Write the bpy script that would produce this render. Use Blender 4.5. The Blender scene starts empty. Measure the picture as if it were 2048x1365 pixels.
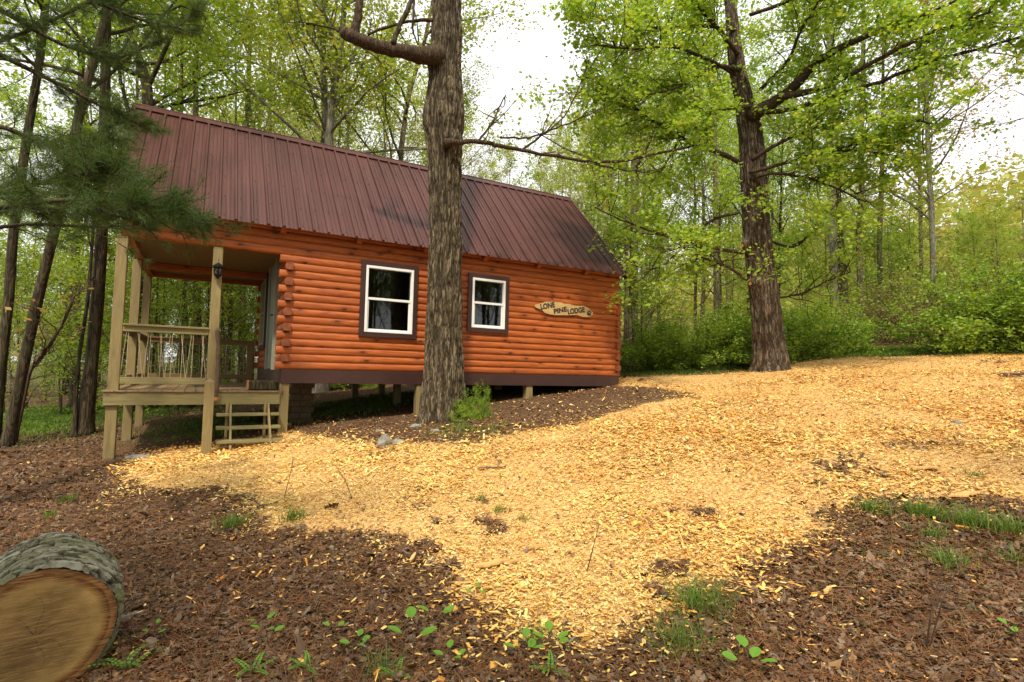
import bpy, math, random
import numpy as np
from mathutils import Vector, Matrix
R = math.radians
D0 = bpy.data
scene = bpy.context.scene
rng = np.random.default_rng(7)
random.seed(7)

# ------------------------------------------------------------------ camera, sky, sun, exposure
YAW, PITCH, ROLL, FPX = -0.515, 0.057, 0.024, 1088.2
CAM = np.array([-1.108, -9.494, 0.042])
_cy, _sy, _cp, _sp = math.cos(YAW), math.sin(YAW), math.cos(PITCH), math.sin(PITCH)
FWD = np.array([-_sy*_cp, _cy*_cp, _sp]); _r = np.array([_cy, _sy, 0.0]); _u = np.cross(_r, FWD)
RIGHT = _r*math.cos(ROLL) + _u*math.sin(ROLL); UP = -_r*math.sin(ROLL) + _u*math.cos(ROLL)
cd = D0.cameras.new('camera'); cam = D0.objects.new('camera', cd); scene.collection.objects.link(cam)
cd.sensor_width = 36; cd.lens = FPX/2048*36; cd.clip_end = 2000; cd.clip_start = 0.05
M = Matrix.Identity(4)
for i in range(3):
    M[i][0], M[i][1], M[i][2], M[i][3] = RIGHT[i], UP[i], -FWD[i], CAM[i]
cam.matrix_world = M
scene.camera = cam
SUN_EL, SUN_AZ = 54, 214          # azimuth: direction towards the sun, degrees clockwise from +Y
world = D0.worlds.new('World'); scene.world = world; world.use_nodes = True
wn, wl = world.node_tree.nodes, world.node_tree.links
wn.clear()
sky = wn.new('ShaderNodeTexSky'); sky.sky_type = 'NISHITA'; sky.sun_disc = False
sky.sun_elevation = R(SUN_EL); sky.sun_rotation = R(SUN_AZ); sky.dust_density = 6; sky.air_density = 1.2; sky.ozone_density = 1
hs = wn.new('ShaderNodeHueSaturation'); hs.inputs['Saturation'].default_value = 0.22; hs.inputs['Value'].default_value = 1.0
bg = wn.new('ShaderNodeBackground'); bg.inputs['Strength'].default_value = 0.15
wo = wn.new('ShaderNodeOutputWorld')
veil = wn.new('ShaderNodeMix'); veil.data_type = 'RGBA'; veil.inputs[0].default_value = 0.85; veil.inputs[7].default_value = (6.3, 6.35, 6.4, 1)
wl.new(sky.outputs[0], hs.inputs['Color']); wl.new(hs.outputs[0], veil.inputs[6]); wl.new(veil.outputs[2], bg.inputs[0]); wl.new(bg.outputs[0], wo.inputs[0])
sl = D0.lights.new('sun', 'SUN'); sl.energy = 2.8; sl.angle = R(4); sl.color = (1.0, 0.88, 0.70)
so = D0.objects.new('sun', sl); scene.collection.objects.link(so)
sd = Vector((math.sin(R(SUN_AZ))*math.cos(R(SUN_EL)), math.cos(R(SUN_AZ))*math.cos(R(SUN_EL)), math.sin(R(SUN_EL))))
so.rotation_euler = sd.to_track_quat('Z', 'Y').to_euler()
vs = scene.view_settings
scene.display_settings.display_device = 'sRGB'
vs.view_transform = 'Standard'; vs.look = 'None'; vs.gamma = 1; vs.exposure = 0.70
scene.cycles.max_bounces = 7; scene.cycles.diffuse_bounces = 3; scene.cycles.glossy_bounces = 3
scene.cycles.transmission_bounces = 4; scene.cycles.transparent_max_bounces = 6
scene.cycles.use_denoising = True
scene.cycles.sample_clamp_indirect = 6

# ------------------------------------------------------------------ helpers
def ray(u, v): return FWD + RIGHT*(u-1024)/FPX - UP*(v-682.5)/FPX
def pY(u, v, Y): d = ray(u, v); return CAM + d*((Y-CAM[1])/d[1])
def pD(u, v, D): return CAM + ray(u, v)*D
def pG(u, v):
    d = ray(u, v); lo, t = 0.8, 0.8
    while t < 300:
        q = CAM + d*t
        if q[2] < hgt(q[0], q[1]): break
        lo = t; t *= 1.02
    for _ in range(12):
        m = (lo+t)/2; q = CAM + d*m
        if q[2] < hgt(q[0], q[1]): t = m
        else: lo = m
    q = CAM + d*lo
    return q
def hgt(x, y):
    x = np.asarray(x, float); y = np.asarray(y, float)
    xs = np.where(x < -4, -4+(x+4)*0.2, np.where(x > 26, 26+(x-26)*0.35, x))
    ys = np.where(y > 8, 8+(y-8)*0.3, np.where(y < -14, -14, y))
    h = 0.125*xs - 1.07 + 0.025*ys
    h = h + 24*np.exp(-(((x-125)/42)**2 + ((y-48)/60)**2))
    h = h + 0.02*np.sin(x*1.7+y*0.9) + 0.015*np.sin(y*2.3-x*0.7+1)
    return h

def _hash(i, j, k, s):
    n = (i*374761393 + j*668265263 + k*2147483647 + s*1274126177) & 0xffffffff
    n = ((n ^ (n >> 13))*1274126177) & 0xffffffff
    return ((n ^ (n >> 16)) & 0xffffff)/float(0xffffff)
def vnoise(x, y, z=0.0, s=0):
    x, y, z = np.broadcast_arrays(np.asarray(x, float), np.asarray(y, float), np.asarray(z, float))
    xi, yi, zi = [np.floor(a).astype(np.int64) for a in (x, y, z)]
    fx, fy, fz = x-xi, y-yi, z-zi
    fx, fy, fz = [a*a*(3-2*a) for a in (fx, fy, fz)]
    r = 0
    for a in (0, 1):
        for b in (0, 1):
            for c in (0, 1):
                r = r + _hash(xi+a, yi+b, zi+c, s)*(fx if a else 1-fx)*(fy if b else 1-fy)*(fz if c else 1-fz)
    return r
def fbm(x, y, z=0.0, s=0, o=4):
    r, a, t = 0, 1.0, 0
    for i in range(o):
        r = r + a*vnoise(x*2**i, y*2**i, np.asarray(z)*2**i, s+i); t += a; a *= 0.5
    return r/t

COL = scene.collection
class MB:
    """collects vertices and faces of ONE mesh"""
    def __init__(s): s.v = []; s.f = []; s.n = 0
    def add(s, verts, faces):
        verts = np.asarray(verts, float).reshape(-1, 3)
        s.v.append(verts)
        for f in (faces if isinstance(faces, (list, tuple)) and len(faces) and isinstance(faces[0], np.ndarray) and faces[0].ndim == 2 else [np.asarray(faces)]):
            s.f.append(f + s.n)
        s.n += len(verts)
    def poly(s, verts, faces):      # faces of mixed size
        verts = np.asarray(verts, float).reshape(-1, 3); s.v.append(verts)
        for f in faces: s.f.append(np.array([f]) + s.n)
        s.n += len(verts)
    def box(s, lo, hi, tf=None, bev=0.0):
        lo, hi = np.minimum(lo, hi).astype(float), np.maximum(lo, hi).astype(float)
        if bev > 0:
            b = min(bev, 0.3*min(hi-lo)); V = []; idx = {}
            for ix in (0, 1):
                for iy in (0, 1):
                    for iz in (0, 1):
                        c = np.array([(lo, hi)[ix][0], (lo, hi)[iy][1], (lo, hi)[iz][2]])
                        sg = np.array([1-2*ix, 1-2*iy, 1-2*iz])
                        for a in range(3):
                            q = c + b*sg; q[a] = c[a]; idx[(ix, iy, iz, a)] = len(V); V.append(q)
            F = []
            for a in range(3):
                o = [i for i in range(3) if i != a]
                for e in (0, 1):
                    ring = []
                    for (p, q) in ((0, 0), (1, 0), (1, 1), (0, 1)):
                        k = [0, 0, 0]; k[a] = e; k[o[0]] = p; k[o[1]] = q; ring.append(idx[(*k, a)])
                    F.append(ring)
                for p in (0, 1):
                    for q in (0, 1):
                        k0 = [0, 0, 0]; k0[o[0]] = p; k0[o[1]] = q; k1 = list(k0); k1[a] = 1
                        F.append([idx[(*k0, o[0])], idx[(*k1, o[0])], idx[(*k1, o[1])], idx[(*k0, o[1])]])
            for ix in (0, 1):
                for iy in (0, 1):
                    for iz in (0, 1): F.append([idx[(ix, iy, iz, a)] for a in range(3)])
            V = np.array(V)
        else:
            V = np.array([[x, y, z] for x in (lo[0], hi[0]) for y in (lo[1], hi[1]) for z in (lo[2], hi[2])])
            F = [[0, 1, 3, 2], [4, 6, 7, 5], [0, 4, 5, 1], [2, 3, 7, 6], [0, 2, 6, 4], [1, 5, 7, 3]]
        if tf is not None: V = tf(V)
        s.poly(V, F)
    def beam(s, a, b, w, h, up=(0, 0, 1), bev=0.004):
        a, b = np.asarray(a, float), np.asarray(b, float); d = b-a; L = np.linalg.norm(d); d /= L
        r = np.cross(d, up); r /= np.linalg.norm(r); u = np.cross(r, d)
        s.box((-w/2, 0, -h/2), (w/2, L, h/2), lambda V: a + V[:, :1]*r + V[:, 1:2]*d + V[:, 2:3]*u, bev)
    def tube(s, pts, rad, n=8, cap=True):
        pts = np.asarray(pts, float); k = len(pts); rad = np.broadcast_to(np.asarray(rad, float), (k,))
        t = np.gradient(pts, axis=0); t /= np.linalg.norm(t, axis=1, keepdims=True)+1e-9
        ref = np.array([0.31, 0.95, 0.05]) if abs(t[:, 2]).mean() > 0.7 else np.array([0.05, 0.1, 1.0])
        a = np.cross(t, ref); a /= np.linalg.norm(a, axis=1, keepdims=True)+1e-9; b = np.cross(t, a)
        th = np.arange(n)*2*math.pi/n
        V = pts[:, None] + rad[:, None, None]*(np.cos(th)[None, :, None]*a[:, None] + np.sin(th)[None, :, None]*b[:, None])
        i = np.arange(k-1)[:, None]*n; j = np.arange(n)[None]
        F = np.stack([i+j, i+(j+1) % n, i+n+(j+1) % n, i+n+j], -1).reshape(-1, 4)
        s.add(V.reshape(-1, 3), F)
        if cap and n > 2:
            s.f.append(np.array([list(range(n))[::-1]]) + s.n - k*n)
            s.f.append(np.array([list(range(n))]) + s.n - n)
    def build(s, name, mat, parent=None, smooth=False, origin=None, attr=None):
        V = np.concatenate(s.v) if s.v else np.zeros((0, 3))
        if origin is not None: V = V - np.asarray(origin)
        me = D0.meshes.new(name)
        me.vertices.add(len(V)); me.vertices.foreach_set('co', V.astype(np.float32).ravel())
        li = np.concatenate([f.ravel() for f in s.f]).astype(np.int32)
        ls = np.concatenate([np.full(len(f), f.shape[1]) for f in s.f]).astype(np.int32)
        me.loops.add(len(li)); me.loops.foreach_set('vertex_index', li)
        me.polygons.add(len(ls)); st = np.concatenate([[0], np.cumsum(ls)[:-1]]).astype(np.int32)
        me.polygons.foreach_set('loop_start', st)
        try: me.polygons.foreach_set('loop_total', ls)
        except Exception: pass
        me.polygons.foreach_set('use_smooth', np.full(len(ls), bool(smooth)))
        me.update(calc_edges=True)
        if attr:
            for k, a in attr.items():
                at = me.attributes.new(k, 'FLOAT', 'POINT'); at.data.foreach_set('value', np.asarray(a, np.float32))
        if mat: me.materials.append(mat)
        o = D0.objects.new(name, me); COL.objects.link(o)
        if parent is not None: o.parent = parent
        if origin is not None and parent is None: o.location = origin
        return o
def thing(name, label, cat, loc=(0, 0, 0), group=None):
    o = D0.objects.new(name, None); COL.objects.link(o); o.location = [float(c) for c in loc]; o.empty_display_size = 0.2
    return tag(o, label, cat, group)
def tag(o, label=None, cat=None, group=None, kind=None):
    for k, x in (('label', label), ('category', cat), ('group', group), ('kind', kind)):
        if x: o[k] = x
    return o
def copy_tree(o, parent=None):
    c = o.copy(); COL.objects.link(c)
    if parent is not None: c.parent = parent
    for ch in list(o.children): copy_tree(ch, c)
    return c

# ------------------------------------------------------------------ materials
class NT:
    def __init__(s, name):
        s.m = D0.materials.new(name); s.m.use_nodes = True; s.t = s.m.node_tree; s.t.nodes.clear()
    def n(s, typ, **kw):
        x = s.t.nodes.new('ShaderNode'+typ)
        for k, v in kw.items():
            if k in x.inputs.keys() if isinstance(k, str) else False: pass
            setattr(x, k, v)
        return x
    def set(s, sock, v):
        if isinstance(v, bpy.types.NodeSocket): s.t.links.new(v, sock)
        else:
            try: sock.default_value = v
            except Exception: sock.default_value = (*v, 1.0)
    def coord(s, kind='Object', scale=(1, 1, 1), rot=(0, 0, 0)):
        c = s.n('TexCoord'); m = s.n('Mapping'); s.set(m.inputs['Vector'], c.outputs[kind]); m.inputs['Scale'].default_value = scale
        m.inputs['Rotation'].default_value = rot
        return m.outputs[0]
    def noise(s, vec, scale, detail=4, rough=0.55, dist=0.0):
        x = s.n('TexNoise'); s.set(x.inputs['Vector'], vec); x.inputs['Scale'].default_value = scale; x.inputs['Detail'].default_value = detail
        x.inputs['Roughness'].default_value = rough; x.inputs['Distortion'].default_value = dist; return x.outputs['Fac']
    def voro(s, vec, scale, feature='F1', rand=1.0):
        x = s.n('TexVoronoi'); x.feature = feature; s.set(x.inputs['Vector'], vec); x.inputs['Scale'].default_value = scale
        x.inputs['Randomness'].default_value = rand; return x
    def ramp(s, fac, stops, interp='LINEAR'):
        x = s.n('ValToRGB'); e = x.color_ramp.elements; x.color_ramp.interpolation = interp
        while len(e) < len(stops): e.new(0.5)
        for el, (p, c) in zip(e, stops): el.position = p; el.color = (*c, 1) if len(c) == 3 else c
        s.set(x.inputs[0], fac); return x.outputs[0]
    def fr(s, fac, a, b, lo=0.0, hi=1.0):
        x = s.n('MapRange'); s.set(x.inputs[0], fac)
        for i, q in enumerate((a, b, lo, hi)): x.inputs[i+1].default_value = q
        return x.outputs[0]
    def mix(s, fac, a, b, mode='MIX'):
        x = s.n('Mix'); x.data_type = 'RGBA'; x.blend_type = mode; s.set(x.inputs[0], fac); s.set(x.inputs[6], a); s.set(x.inputs[7], b); return x.outputs[2]
    def math(s, op, a, b=0.0):
        x = s.n('Math'); x.operation = op; s.set(x.inputs[0], a); s.set(x.inputs[1], b); return x.outputs[0]
    def island(s): return s.n('NewGeometry').outputs['Random Per Island']
    def objrand(s): return s.n('ObjectInfo').outputs['Random']
    def attr(s, name): x = s.n('Attribute'); x.attribute_name = name; return x.outputs['Fac']
    def bump(s, h, strength=0.5, dist=0.01):
        x = s.n('Bump'); x.inputs['Strength'].default_value = strength; x.inputs['Distance'].default_value = dist; s.set(x.inputs['Height'], h); return x.outputs[0]
    def pbr(s, col, rough=0.6, normal=None, metal=0.0, spec=0.5, coat=0.0):
        x = s.n('BsdfPrincipled'); s.set(x.inputs['Base Color'], col); s.set(x.inputs['Roughness'], rough); s.set(x.inputs['Metallic'], metal)
        s.set(x.inputs['Specular IOR Level'], spec); s.set(x.inputs['Coat Weight'], coat)
        if normal is not None: s.set(x.inputs['Normal'], normal)
        o = s.n('OutputMaterial'); s.set(o.inputs[0], x.outputs[0]); return s.m
def rgb(r, g, b):   # sRGB 0-255 -> linear
    return tuple(((c/255)/12.92 if c/255 <= 0.04045 else ((c/255+0.055)/1.055)**2.4) for c in (r, g, b))

def m_plain(name, col, rough=0.6, var=0.15, scale=6, metal=0.0, spec=0.5, coat=0):
    t = NT(name); n = t.noise(t.coord(), scale, 5)
    c = t.mix(t.fr(n, 0.3, 0.7), tuple(x*(1-var) for x in col), tuple(min(1, x*(1+var)) for x in col))
    return t.pbr(c, rough, t.bump(n, 0.15, 0.004), metal, spec, coat)
def m_wood(name, dark, light, knot, axis=0, knots=1.0, rough=0.55, grain=1.0, coat=0.0, spec=0.4, nax=None):
    t = NT(name)
    sc = [9, 9, 9]; sc[axis] = 0.7; ks = [5.5, 5.5, 5.5]; ks[axis] = 2.2
    if nax is not None: ks[nax] = 0.25
    isl = t.island()
    cx = t.n('TexCoord').outputs['Object']; mv = t.n('VectorMath'); mv.operation = 'ADD'
    cmb = t.n('CombineXYZ')
    for i in range(3): t.set(cmb.inputs[i], t.math('MULTIPLY', isl, (37.0, 19.0, 53.0)[i]))
    t.set(mv.inputs[0], cx); t.set(mv.inputs[1], cmb.outputs[0])
    def mapped(s):
        m = t.n('Mapping'); t.set(m.inputs['Vector'], mv.outputs[0]); m.inputs['Scale'].default_value = s; return m.outputs[0]
    g = t.noise(mapped(sc), 3.0, 6, 0.6, 1.2)
    if nax is None: v = t.voro(mapped(ks), 1.0)
    else:
        sx_ = t.n('SeparateXYZ'); t.set(sx_.inputs[0], mapped(ks)); c2 = t.n('CombineXYZ'); t.set(c2.inputs[0], sx_.outputs[axis]); t.set(c2.inputs[1], sx_.outputs[2])
        v = t.voro(c2.outputs[0], 1.0); v.voronoi_dimensions = '2D'
    kd = t.n('SeparateColor'); t.set(kd.inputs[0], v.outputs['Color'])
    km = t.math('MULTIPLY', t.fr(v.outputs['Distance'], 0.115, 0.07), t.math('GREATER_THAN', kd.outputs[0], 1-0.45*knots))
    halo = t.math('MULTIPLY', t.fr(v.outputs['Distance'], 0.34, 0.1), t.math('GREATER_THAN', kd.outputs[0], 1-0.45*knots))
    c = t.mix(t.fr(g, 0.32, 0.68), dark, light)
    c = t.mix(t.fr(isl, 0, 1, 0.0, 0.4), c, t.mix(1.0, c, (0.68, 0.62, 0.6), 'MULTIPLY'))
    big = t.noise(t.coord(), 1.1, 3)
    c = t.mix(t.fr(big, 0.35, 0.7, 0.0, 0.35), c, t.mix(1.0, c, (0.7, 0.66, 0.66), 'MULTIPLY'))
    c = t.mix(t.math('MULTIPLY', halo, 0.45), c, knot); c = t.mix(t.math('MULTIPLY', km, 0.85), c, tuple(x*0.45 for x in knot))
    return t.pbr(c, t.fr(g, 0.3, 0.7, rough-0.08, rough+0.1), t.bump(g, 0.25*grain, 0.006), 0, spec, coat)

M_log = m_wood('stained_log', (0.27, 0.055, 0.010), (0.49, 0.138, 0.027), (0.11, 0.024, 0.008), 0, 1.0, 0.5, nax=1, grain=1.6)
M_logy = m_wood('stained_log_side', (0.25, 0.052, 0.010), (0.45, 0.125, 0.025), (0.16, 0.03, 0.008), 1, 0.8, 0.5, nax=0, coat=0.1)
M_end = m_plain('log_end_grain', (0.20, 0.055, 0.018), .7, .45, 14)
M_lum = m_wood('treated_lumber', (0.19, 0.16, 0.065), (0.29, 0.25, 0.11), (0.10, 0.06, 0.025), 0, 0.6, 0.65)
M_lumz = m_wood('treated_post', (0.19, 0.145, 0.058), (0.30, 0.235, 0.10), (0.13, 0.075, 0.03), 2, 0.8, 0.65)
M_lumy = m_wood('deck_board', (0.19, 0.125, 0.06), (0.28, 0.195, 0.10), (0.14, 0.08, 0.03), 1, 0.6, 0.65)
M_ply = m_wood('plywood', (0.17, 0.105, 0.04), (0.25, 0.165, 0.07), (0.2, 0.1, 0.04), 0, 0.5, 0.6)
M_band = m_plain('dark_brown_paint', (0.042, 0.016, 0.013), 0.45, 0.2, 3)
M_vinyl = m_plain('white_vinyl', (0.78, 0.79, 0.78), 0.35, 0.04, 4)
M_door = m_plain('door_paint', (0.24, 0.26, 0.205), 0.4, 0.05, 4)
M_sash = m_plain('tan_sash', (0.27, 0.25, 0.13), 0.5, 0.05, 4)
M_black = m_plain('black_metal', (0.015, 0.015, 0.017), 0.4, 0.2, 10, 0.6)
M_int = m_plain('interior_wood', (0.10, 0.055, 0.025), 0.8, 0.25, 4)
M_rope = m_plain('pale_rope', (0.42, 0.35, 0.23), 0.9, 0.1, 30)
M_galv = m_plain('screw_metal', (0.05, 0.02, 0.02), 0.4, 0.1, 10, 0.5)
def m_roof():
    t = NT('maroon_metal_roof'); v = t.coord('Object', (1, 1, 1)); n = t.noise(v, 0.8, 4); d = t.noise(t.coord('Object', (14, 0.5, 0.5)), 1.0, 4)
    sp = t.voro(v, 9.0)
    c = t.mix(t.fr(n, 0.3, 0.7), (0.052, 0.0145, 0.0115), (0.076, 0.023, 0.018))
    c = t.mix(t.fr(d, 0.45, 0.75, 0, 0.3), c, (0.17, 0.08, 0.07))
    c = t.mix(t.fr(sp.outputs['Distance'], 0.05, 0.02, 0, 0.5), c, (0.3, 0.25, 0.2))
    return t.pbr(c, t.fr(n, 0.3, 0.7, 0.40, 0.52), t.bump(t.noise(t.coord('Object', (1, 0.4, 0.4)), 5, 2), 0.12, 0.01), 0.0, 0.4, 0.0)
M_roof = m_roof()
def m_glass():
    t = NT('window_glass'); f = t.n('Fresnel'); f.inputs[0].default_value = 1.5
    tr = t.n('BsdfTransparent'); tr.inputs[0].default_value = (0.62, 0.66, 0.62, 1)
    g = t.n('BsdfGlossy'); g.inputs['Roughness'].default_value = 0.02; g.inputs[0].default_value = (0.9, 0.9, 0.9, 1)
    mx = t.n('MixShader'); t.set(mx.inputs[0], t.math('MULTIPLY', f.outputs[0], 1.2)); t.set(mx.inputs[1], tr.outputs[0]); t.set(mx.inputs[2], g.outputs[0])
    o = t.n('OutputMaterial'); t.set(o.inputs[0], mx.outputs[0]); return t.m
M_glass = m_glass()
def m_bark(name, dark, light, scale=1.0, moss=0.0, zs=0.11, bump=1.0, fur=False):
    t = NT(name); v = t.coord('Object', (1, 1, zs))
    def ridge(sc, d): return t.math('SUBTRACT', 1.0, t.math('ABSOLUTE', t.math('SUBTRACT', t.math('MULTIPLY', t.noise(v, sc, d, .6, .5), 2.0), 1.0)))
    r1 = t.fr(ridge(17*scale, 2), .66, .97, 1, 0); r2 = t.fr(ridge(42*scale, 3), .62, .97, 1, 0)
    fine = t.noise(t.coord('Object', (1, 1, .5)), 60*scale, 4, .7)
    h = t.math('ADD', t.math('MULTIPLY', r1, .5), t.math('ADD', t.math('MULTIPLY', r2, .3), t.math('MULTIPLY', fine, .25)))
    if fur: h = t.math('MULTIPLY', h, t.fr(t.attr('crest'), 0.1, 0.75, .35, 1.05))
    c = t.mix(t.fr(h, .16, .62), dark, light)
    p = t.noise(t.coord('Object', (1, 1, 0.5)), 1.3*scale, 4)
    c = t.mix(t.fr(p, 0.42, 0.72, 0, 0.5), c, t.mix(1.0, c, (.62, .6, .55), 'MULTIPLY'))
    if moss: c = t.mix(t.fr(t.noise(t.coord(), 3.1, 6), 0.5, 0.7, 0, moss), c, (0.10, 0.12, 0.045))
    return t.pbr(c, 0.9, t.bump(h, 0.8*bump, 0.025/scale), 0, 0.2)
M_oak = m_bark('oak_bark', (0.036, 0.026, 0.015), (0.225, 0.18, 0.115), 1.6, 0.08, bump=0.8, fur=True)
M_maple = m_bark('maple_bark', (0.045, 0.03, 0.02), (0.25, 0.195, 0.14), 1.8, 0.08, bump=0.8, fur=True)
M_limb = m_bark('limb_bark', (0.03, 0.019, 0.012), (0.12, 0.08, 0.05), 1.8, 0.1)
M_bark = m_bark('forest_bark', (0.075, 0.058, 0.036), (0.26, 0.21, 0.14), 1.0, 0.25)
M_barkd = m_bark('dark_bark', (0.028, 0.021, 0.012), (0.11, 0.085, 0.05), 1.0, 0.3)
M_barkg = m_bark('grey_bark', (0.14, 0.125, 0.095), (0.38, 0.35, 0.28), 1.2, 0.2)
M_twig = m_plain('twig_bark', (0.09, 0.055, 0.03), 0.85, 0.35, 12)
M_red = m_plain('red_sapling_bark', (0.085, 0.048, 0.034), 0.85, 0.4, 8)
M_cut = m_plain('cut_wood', (0.42, 0.17, 0.06), 0.8, 0.3, 20)
def m_leaf(name, cols, trans=0.45, objvar=0.25, rough=0.5):
    t = NT(name); i = t.island()
    c = t.ramp(i, [(k/(len(cols)-1), q) for k, q in enumerate(cols)])
    c = t.mix(t.math('MULTIPLY', t.objrand(), objvar), c, t.mix(1.0, c, (1.3, 0.98, 0.8), 'MULTIPLY'))
    big = t.noise(t.coord('Object'), 0.7, 3)
    c = t.mix(t.fr(big, 0.35, 0.7, 0.0, 0.45), c, t.mix(1.0, c, (0.62, 0.72, 0.6), 'MULTIPLY'))
    d = t.n('BsdfPrincipled'); t.set(d.inputs['Base Color'], c); d.inputs['Roughness'].default_value = rough; d.inputs['Specular IOR Level'].default_value = 0.3
    tr = t.n('BsdfTranslucent'); t.set(tr.inputs[0], t.mix(1.0, c, (1.25, 1.15, 0.5), 'MULTIPLY'))
    mx = t.n('MixShader'); mx.inputs[0].default_value = trans; t.set(mx.inputs[1], d.outputs[0]); t.set(mx.inputs[2], tr.outputs[0])
    o = t.n('OutputMaterial'); t.set(o.inputs[0], mx.outputs[0]); return t.m
L_maple = m_leaf('maple_leaves', [(0.19, 0.33, 0.04), (0.31, 0.48, 0.07), (0.42, 0.56, 0.10), (0.24, 0.40, 0.05), (0.54, 0.54, 0.13)], 0.5, 0.05)
L_yel = m_leaf('spring_leaves', [(0.21, 0.34, 0.04), (0.33, 0.44, 0.055), (0.42, 0.46, 0.08), (0.26, 0.40, 0.05), (0.52, 0.42, 0.10)], 0.5, 0.15)
L_grn = m_leaf('green_leaves', [(0.17, 0.31, 0.035), (0.28, 0.44, 0.05), (0.38, 0.50, 0.07), (0.22, 0.38, 0.04)], 0.5, 0.15)
L_bush = m_leaf('bush_leaves', [(0.10, 0.20, 0.025), (0.22, 0.36, 0.04), (0.36, 0.50, 0.06), (0.14, 0.26, 0.03)], 0.4, 0.2)
L_lime = m_leaf('lime_leaves', [(0.2, 0.36, 0.045), (0.3, 0.46, 0.06), (0.38, 0.46, 0.09), (0.18, 0.32, 0.04)], 0.5, 0.3)
L_brush = m_leaf('brush_leaves', [(0.26, 0.2, 0.08), (0.3, 0.28, 0.08), (0.2, 0.26, 0.06), (0.22, 0.14, 0.07)], 0.4, 0.3)
L_hill = m_leaf('hill_leaves', [(0.26, 0.32, 0.06), (0.40, 0.40, 0.08), (0.46, 0.38, 0.12), (0.30, 0.38, 0.06), (0.40, 0.30, 0.13)], 0.4, 0.0)
L_tan = m_leaf('bud_leaves', [(0.42, 0.30, 0.12), (0.5, 0.38, 0.16), (0.34, 0.3, 0.08), (0.5, 0.3, 0.16)], 0.5, 0.2)
L_pine = m_leaf('pine_needles', [(0.12, 0.12, 0.03), (0.035, 0.075, 0.014), (0.065, 0.125, 0.022), (0.10, 0.17, 0.03), (0.045, 0.09, 0.016)], 0.3, 0.1)
L_grass = m_leaf('grass_blades', [(0.07, 0.15, 0.02), (0.13, 0.24, 0.03), (0.2, 0.28, 0.06), (0.1, 0.2, 0.03)], 0.4, 0.2)
L_herb = m_leaf('seedling_leaves', [(0.10, 0.28, 0.03), (0.2, 0.42, 0.05), (0.15, 0.34, 0.04)], 0.45, 0.1)
L_white = m_leaf('white_blossom', [(0.75, 0.76, 0.7), (0.85, 0.86, 0.8), (0.6, 0.66, 0.5)], 0.3, 0.0)
L_dead = m_leaf('dead_leaves', [(0.053, 0.028, 0.014), (0.123, 0.066, 0.033), (0.088, 0.06, 0.04), (0.211, 0.132, 0.075), (0.07, 0.037, 0.018), (0.264, 0.198, 0.141), (0.141, 0.07, 0.028), (0.317, 0.176, 0.079), (0.079, 0.053, 0.035)], 0.08, 0.0, 0.6)
L_need = m_leaf('dead_needles', [(0.16, 0.055, 0.02), (0.26, 0.10, 0.03), (0.12, 0.05, 0.02), (0.3, 0.15, 0.06)], 0.05, 0.0, 0.7)
def m_chip():
    t = NT('wood_chips'); i = t.island(); v = t.coord()
    cols = [(0.58, 0.25, 0.05), (0.74, 0.45, 0.10), (0.88, 0.62, 0.19), (0.92, 0.72, 0.28), (0.78, 0.47, 0.11), (0.94, 0.78, 0.38), (0.60, 0.30, 0.06), (0.88, 0.60, 0.17), (0.90, 0.68, 0.24), (0.20, 0.11, 0.06)]
    c = t.ramp(i, [(k/(len(cols)-1), q) for k, q in enumerate(cols)])
    c = t.mix(t.fr(t.noise(v, .55, 5, .6), .42, .66, 0, .75), c, t.mix(1.0, c, (.92, .70, .48), 'MULTIPLY'))
    c = t.mix(t.fr(t.noise(v, 2.6, 5, .65), .50, .70, 0, .65), c, t.mix(1.0, c, (.70, .52, .38), 'MULTIPLY'))
    g = t.noise(t.coord('Object', (1, 1, 1)), 160, 2)
    c = t.mix(t.fr(g, .35, .65, 0, .25), c, t.mix(1.0, c, (.7, .55, .4), 'MULTIPLY'))
    return t.pbr(c, .75, None, 0, .2)
L_chip = m_chip()
def m_ground():
    t = NT('forest_ground'); v = t.coord('Object'); mu = t.attr('mulch'); gr = t.attr('green')
    n1 = t.noise(v, 3.0, 6); n2 = t.noise(v, 28.0, 8, 0.7); n3 = t.noise(v, 90.0, 4, 0.7)
    soil = t.mix(t.fr(n2, 0.3, 0.7), (0.035, 0.019, 0.010), (0.14, 0.078, 0.04))
    soil = t.mix(t.fr(n1, 0.4, 0.7, 0, 0.5), soil, (0.16, 0.085, 0.045))
    vo = t.voro(t.coord('Object', (1, 1, 1)), 42.0); sc = t.n('SeparateColor'); t.set(sc.inputs[0], vo.outputs['Color'])
    soil = t.mix(t.math('MULTIPLY', t.math('GREATER_THAN', sc.outputs[0], 0.72), t.fr(n3, 0.3, 0.7)), soil, (0.2, 0.12, 0.07))
    vc = t.voro(t.coord('Object', (1, 1.0, 1), (0, 0, 0.5)), 48.0); cc = t.n('SeparateColor'); t.set(cc.inputs[0], vc.outputs['Color'])
    chip = t.ramp(cc.outputs[0], [(0, (0.34, 0.15, 0.05)), (0.25, (0.55, 0.30, 0.10)), (0.6, (0.72, 0.47, 0.18)), (1, (0.78, 0.56, 0.26))])
    chip = t.mix(t.fr(n2, 0.52, 0.68, 0, 0.55), chip, (0.2, 0.10, 0.04))
    e = t.math('ADD', mu, t.fr(n2, 0, 1, -0.35, 0.35)); c = t.mix(t.fr(e, 0.42, 0.58), soil, chip)
    g = t.math('ADD', gr, t.fr(n2, 0, 1, -0.4, 0.4)); c = t.mix(t.fr(g, 0.4, 0.75, 0, 0.85), c, t.mix(t.fr(n3, 0.3, 0.7), (0.035, 0.06, 0.014), (0.12, 0.16, 0.04)))
    return t.pbr(c, 0.95, t.bump(t.math('ADD', n2, n3), 0.7, 0.02), 0, 0.15)
M_ground = m_ground()
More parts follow.
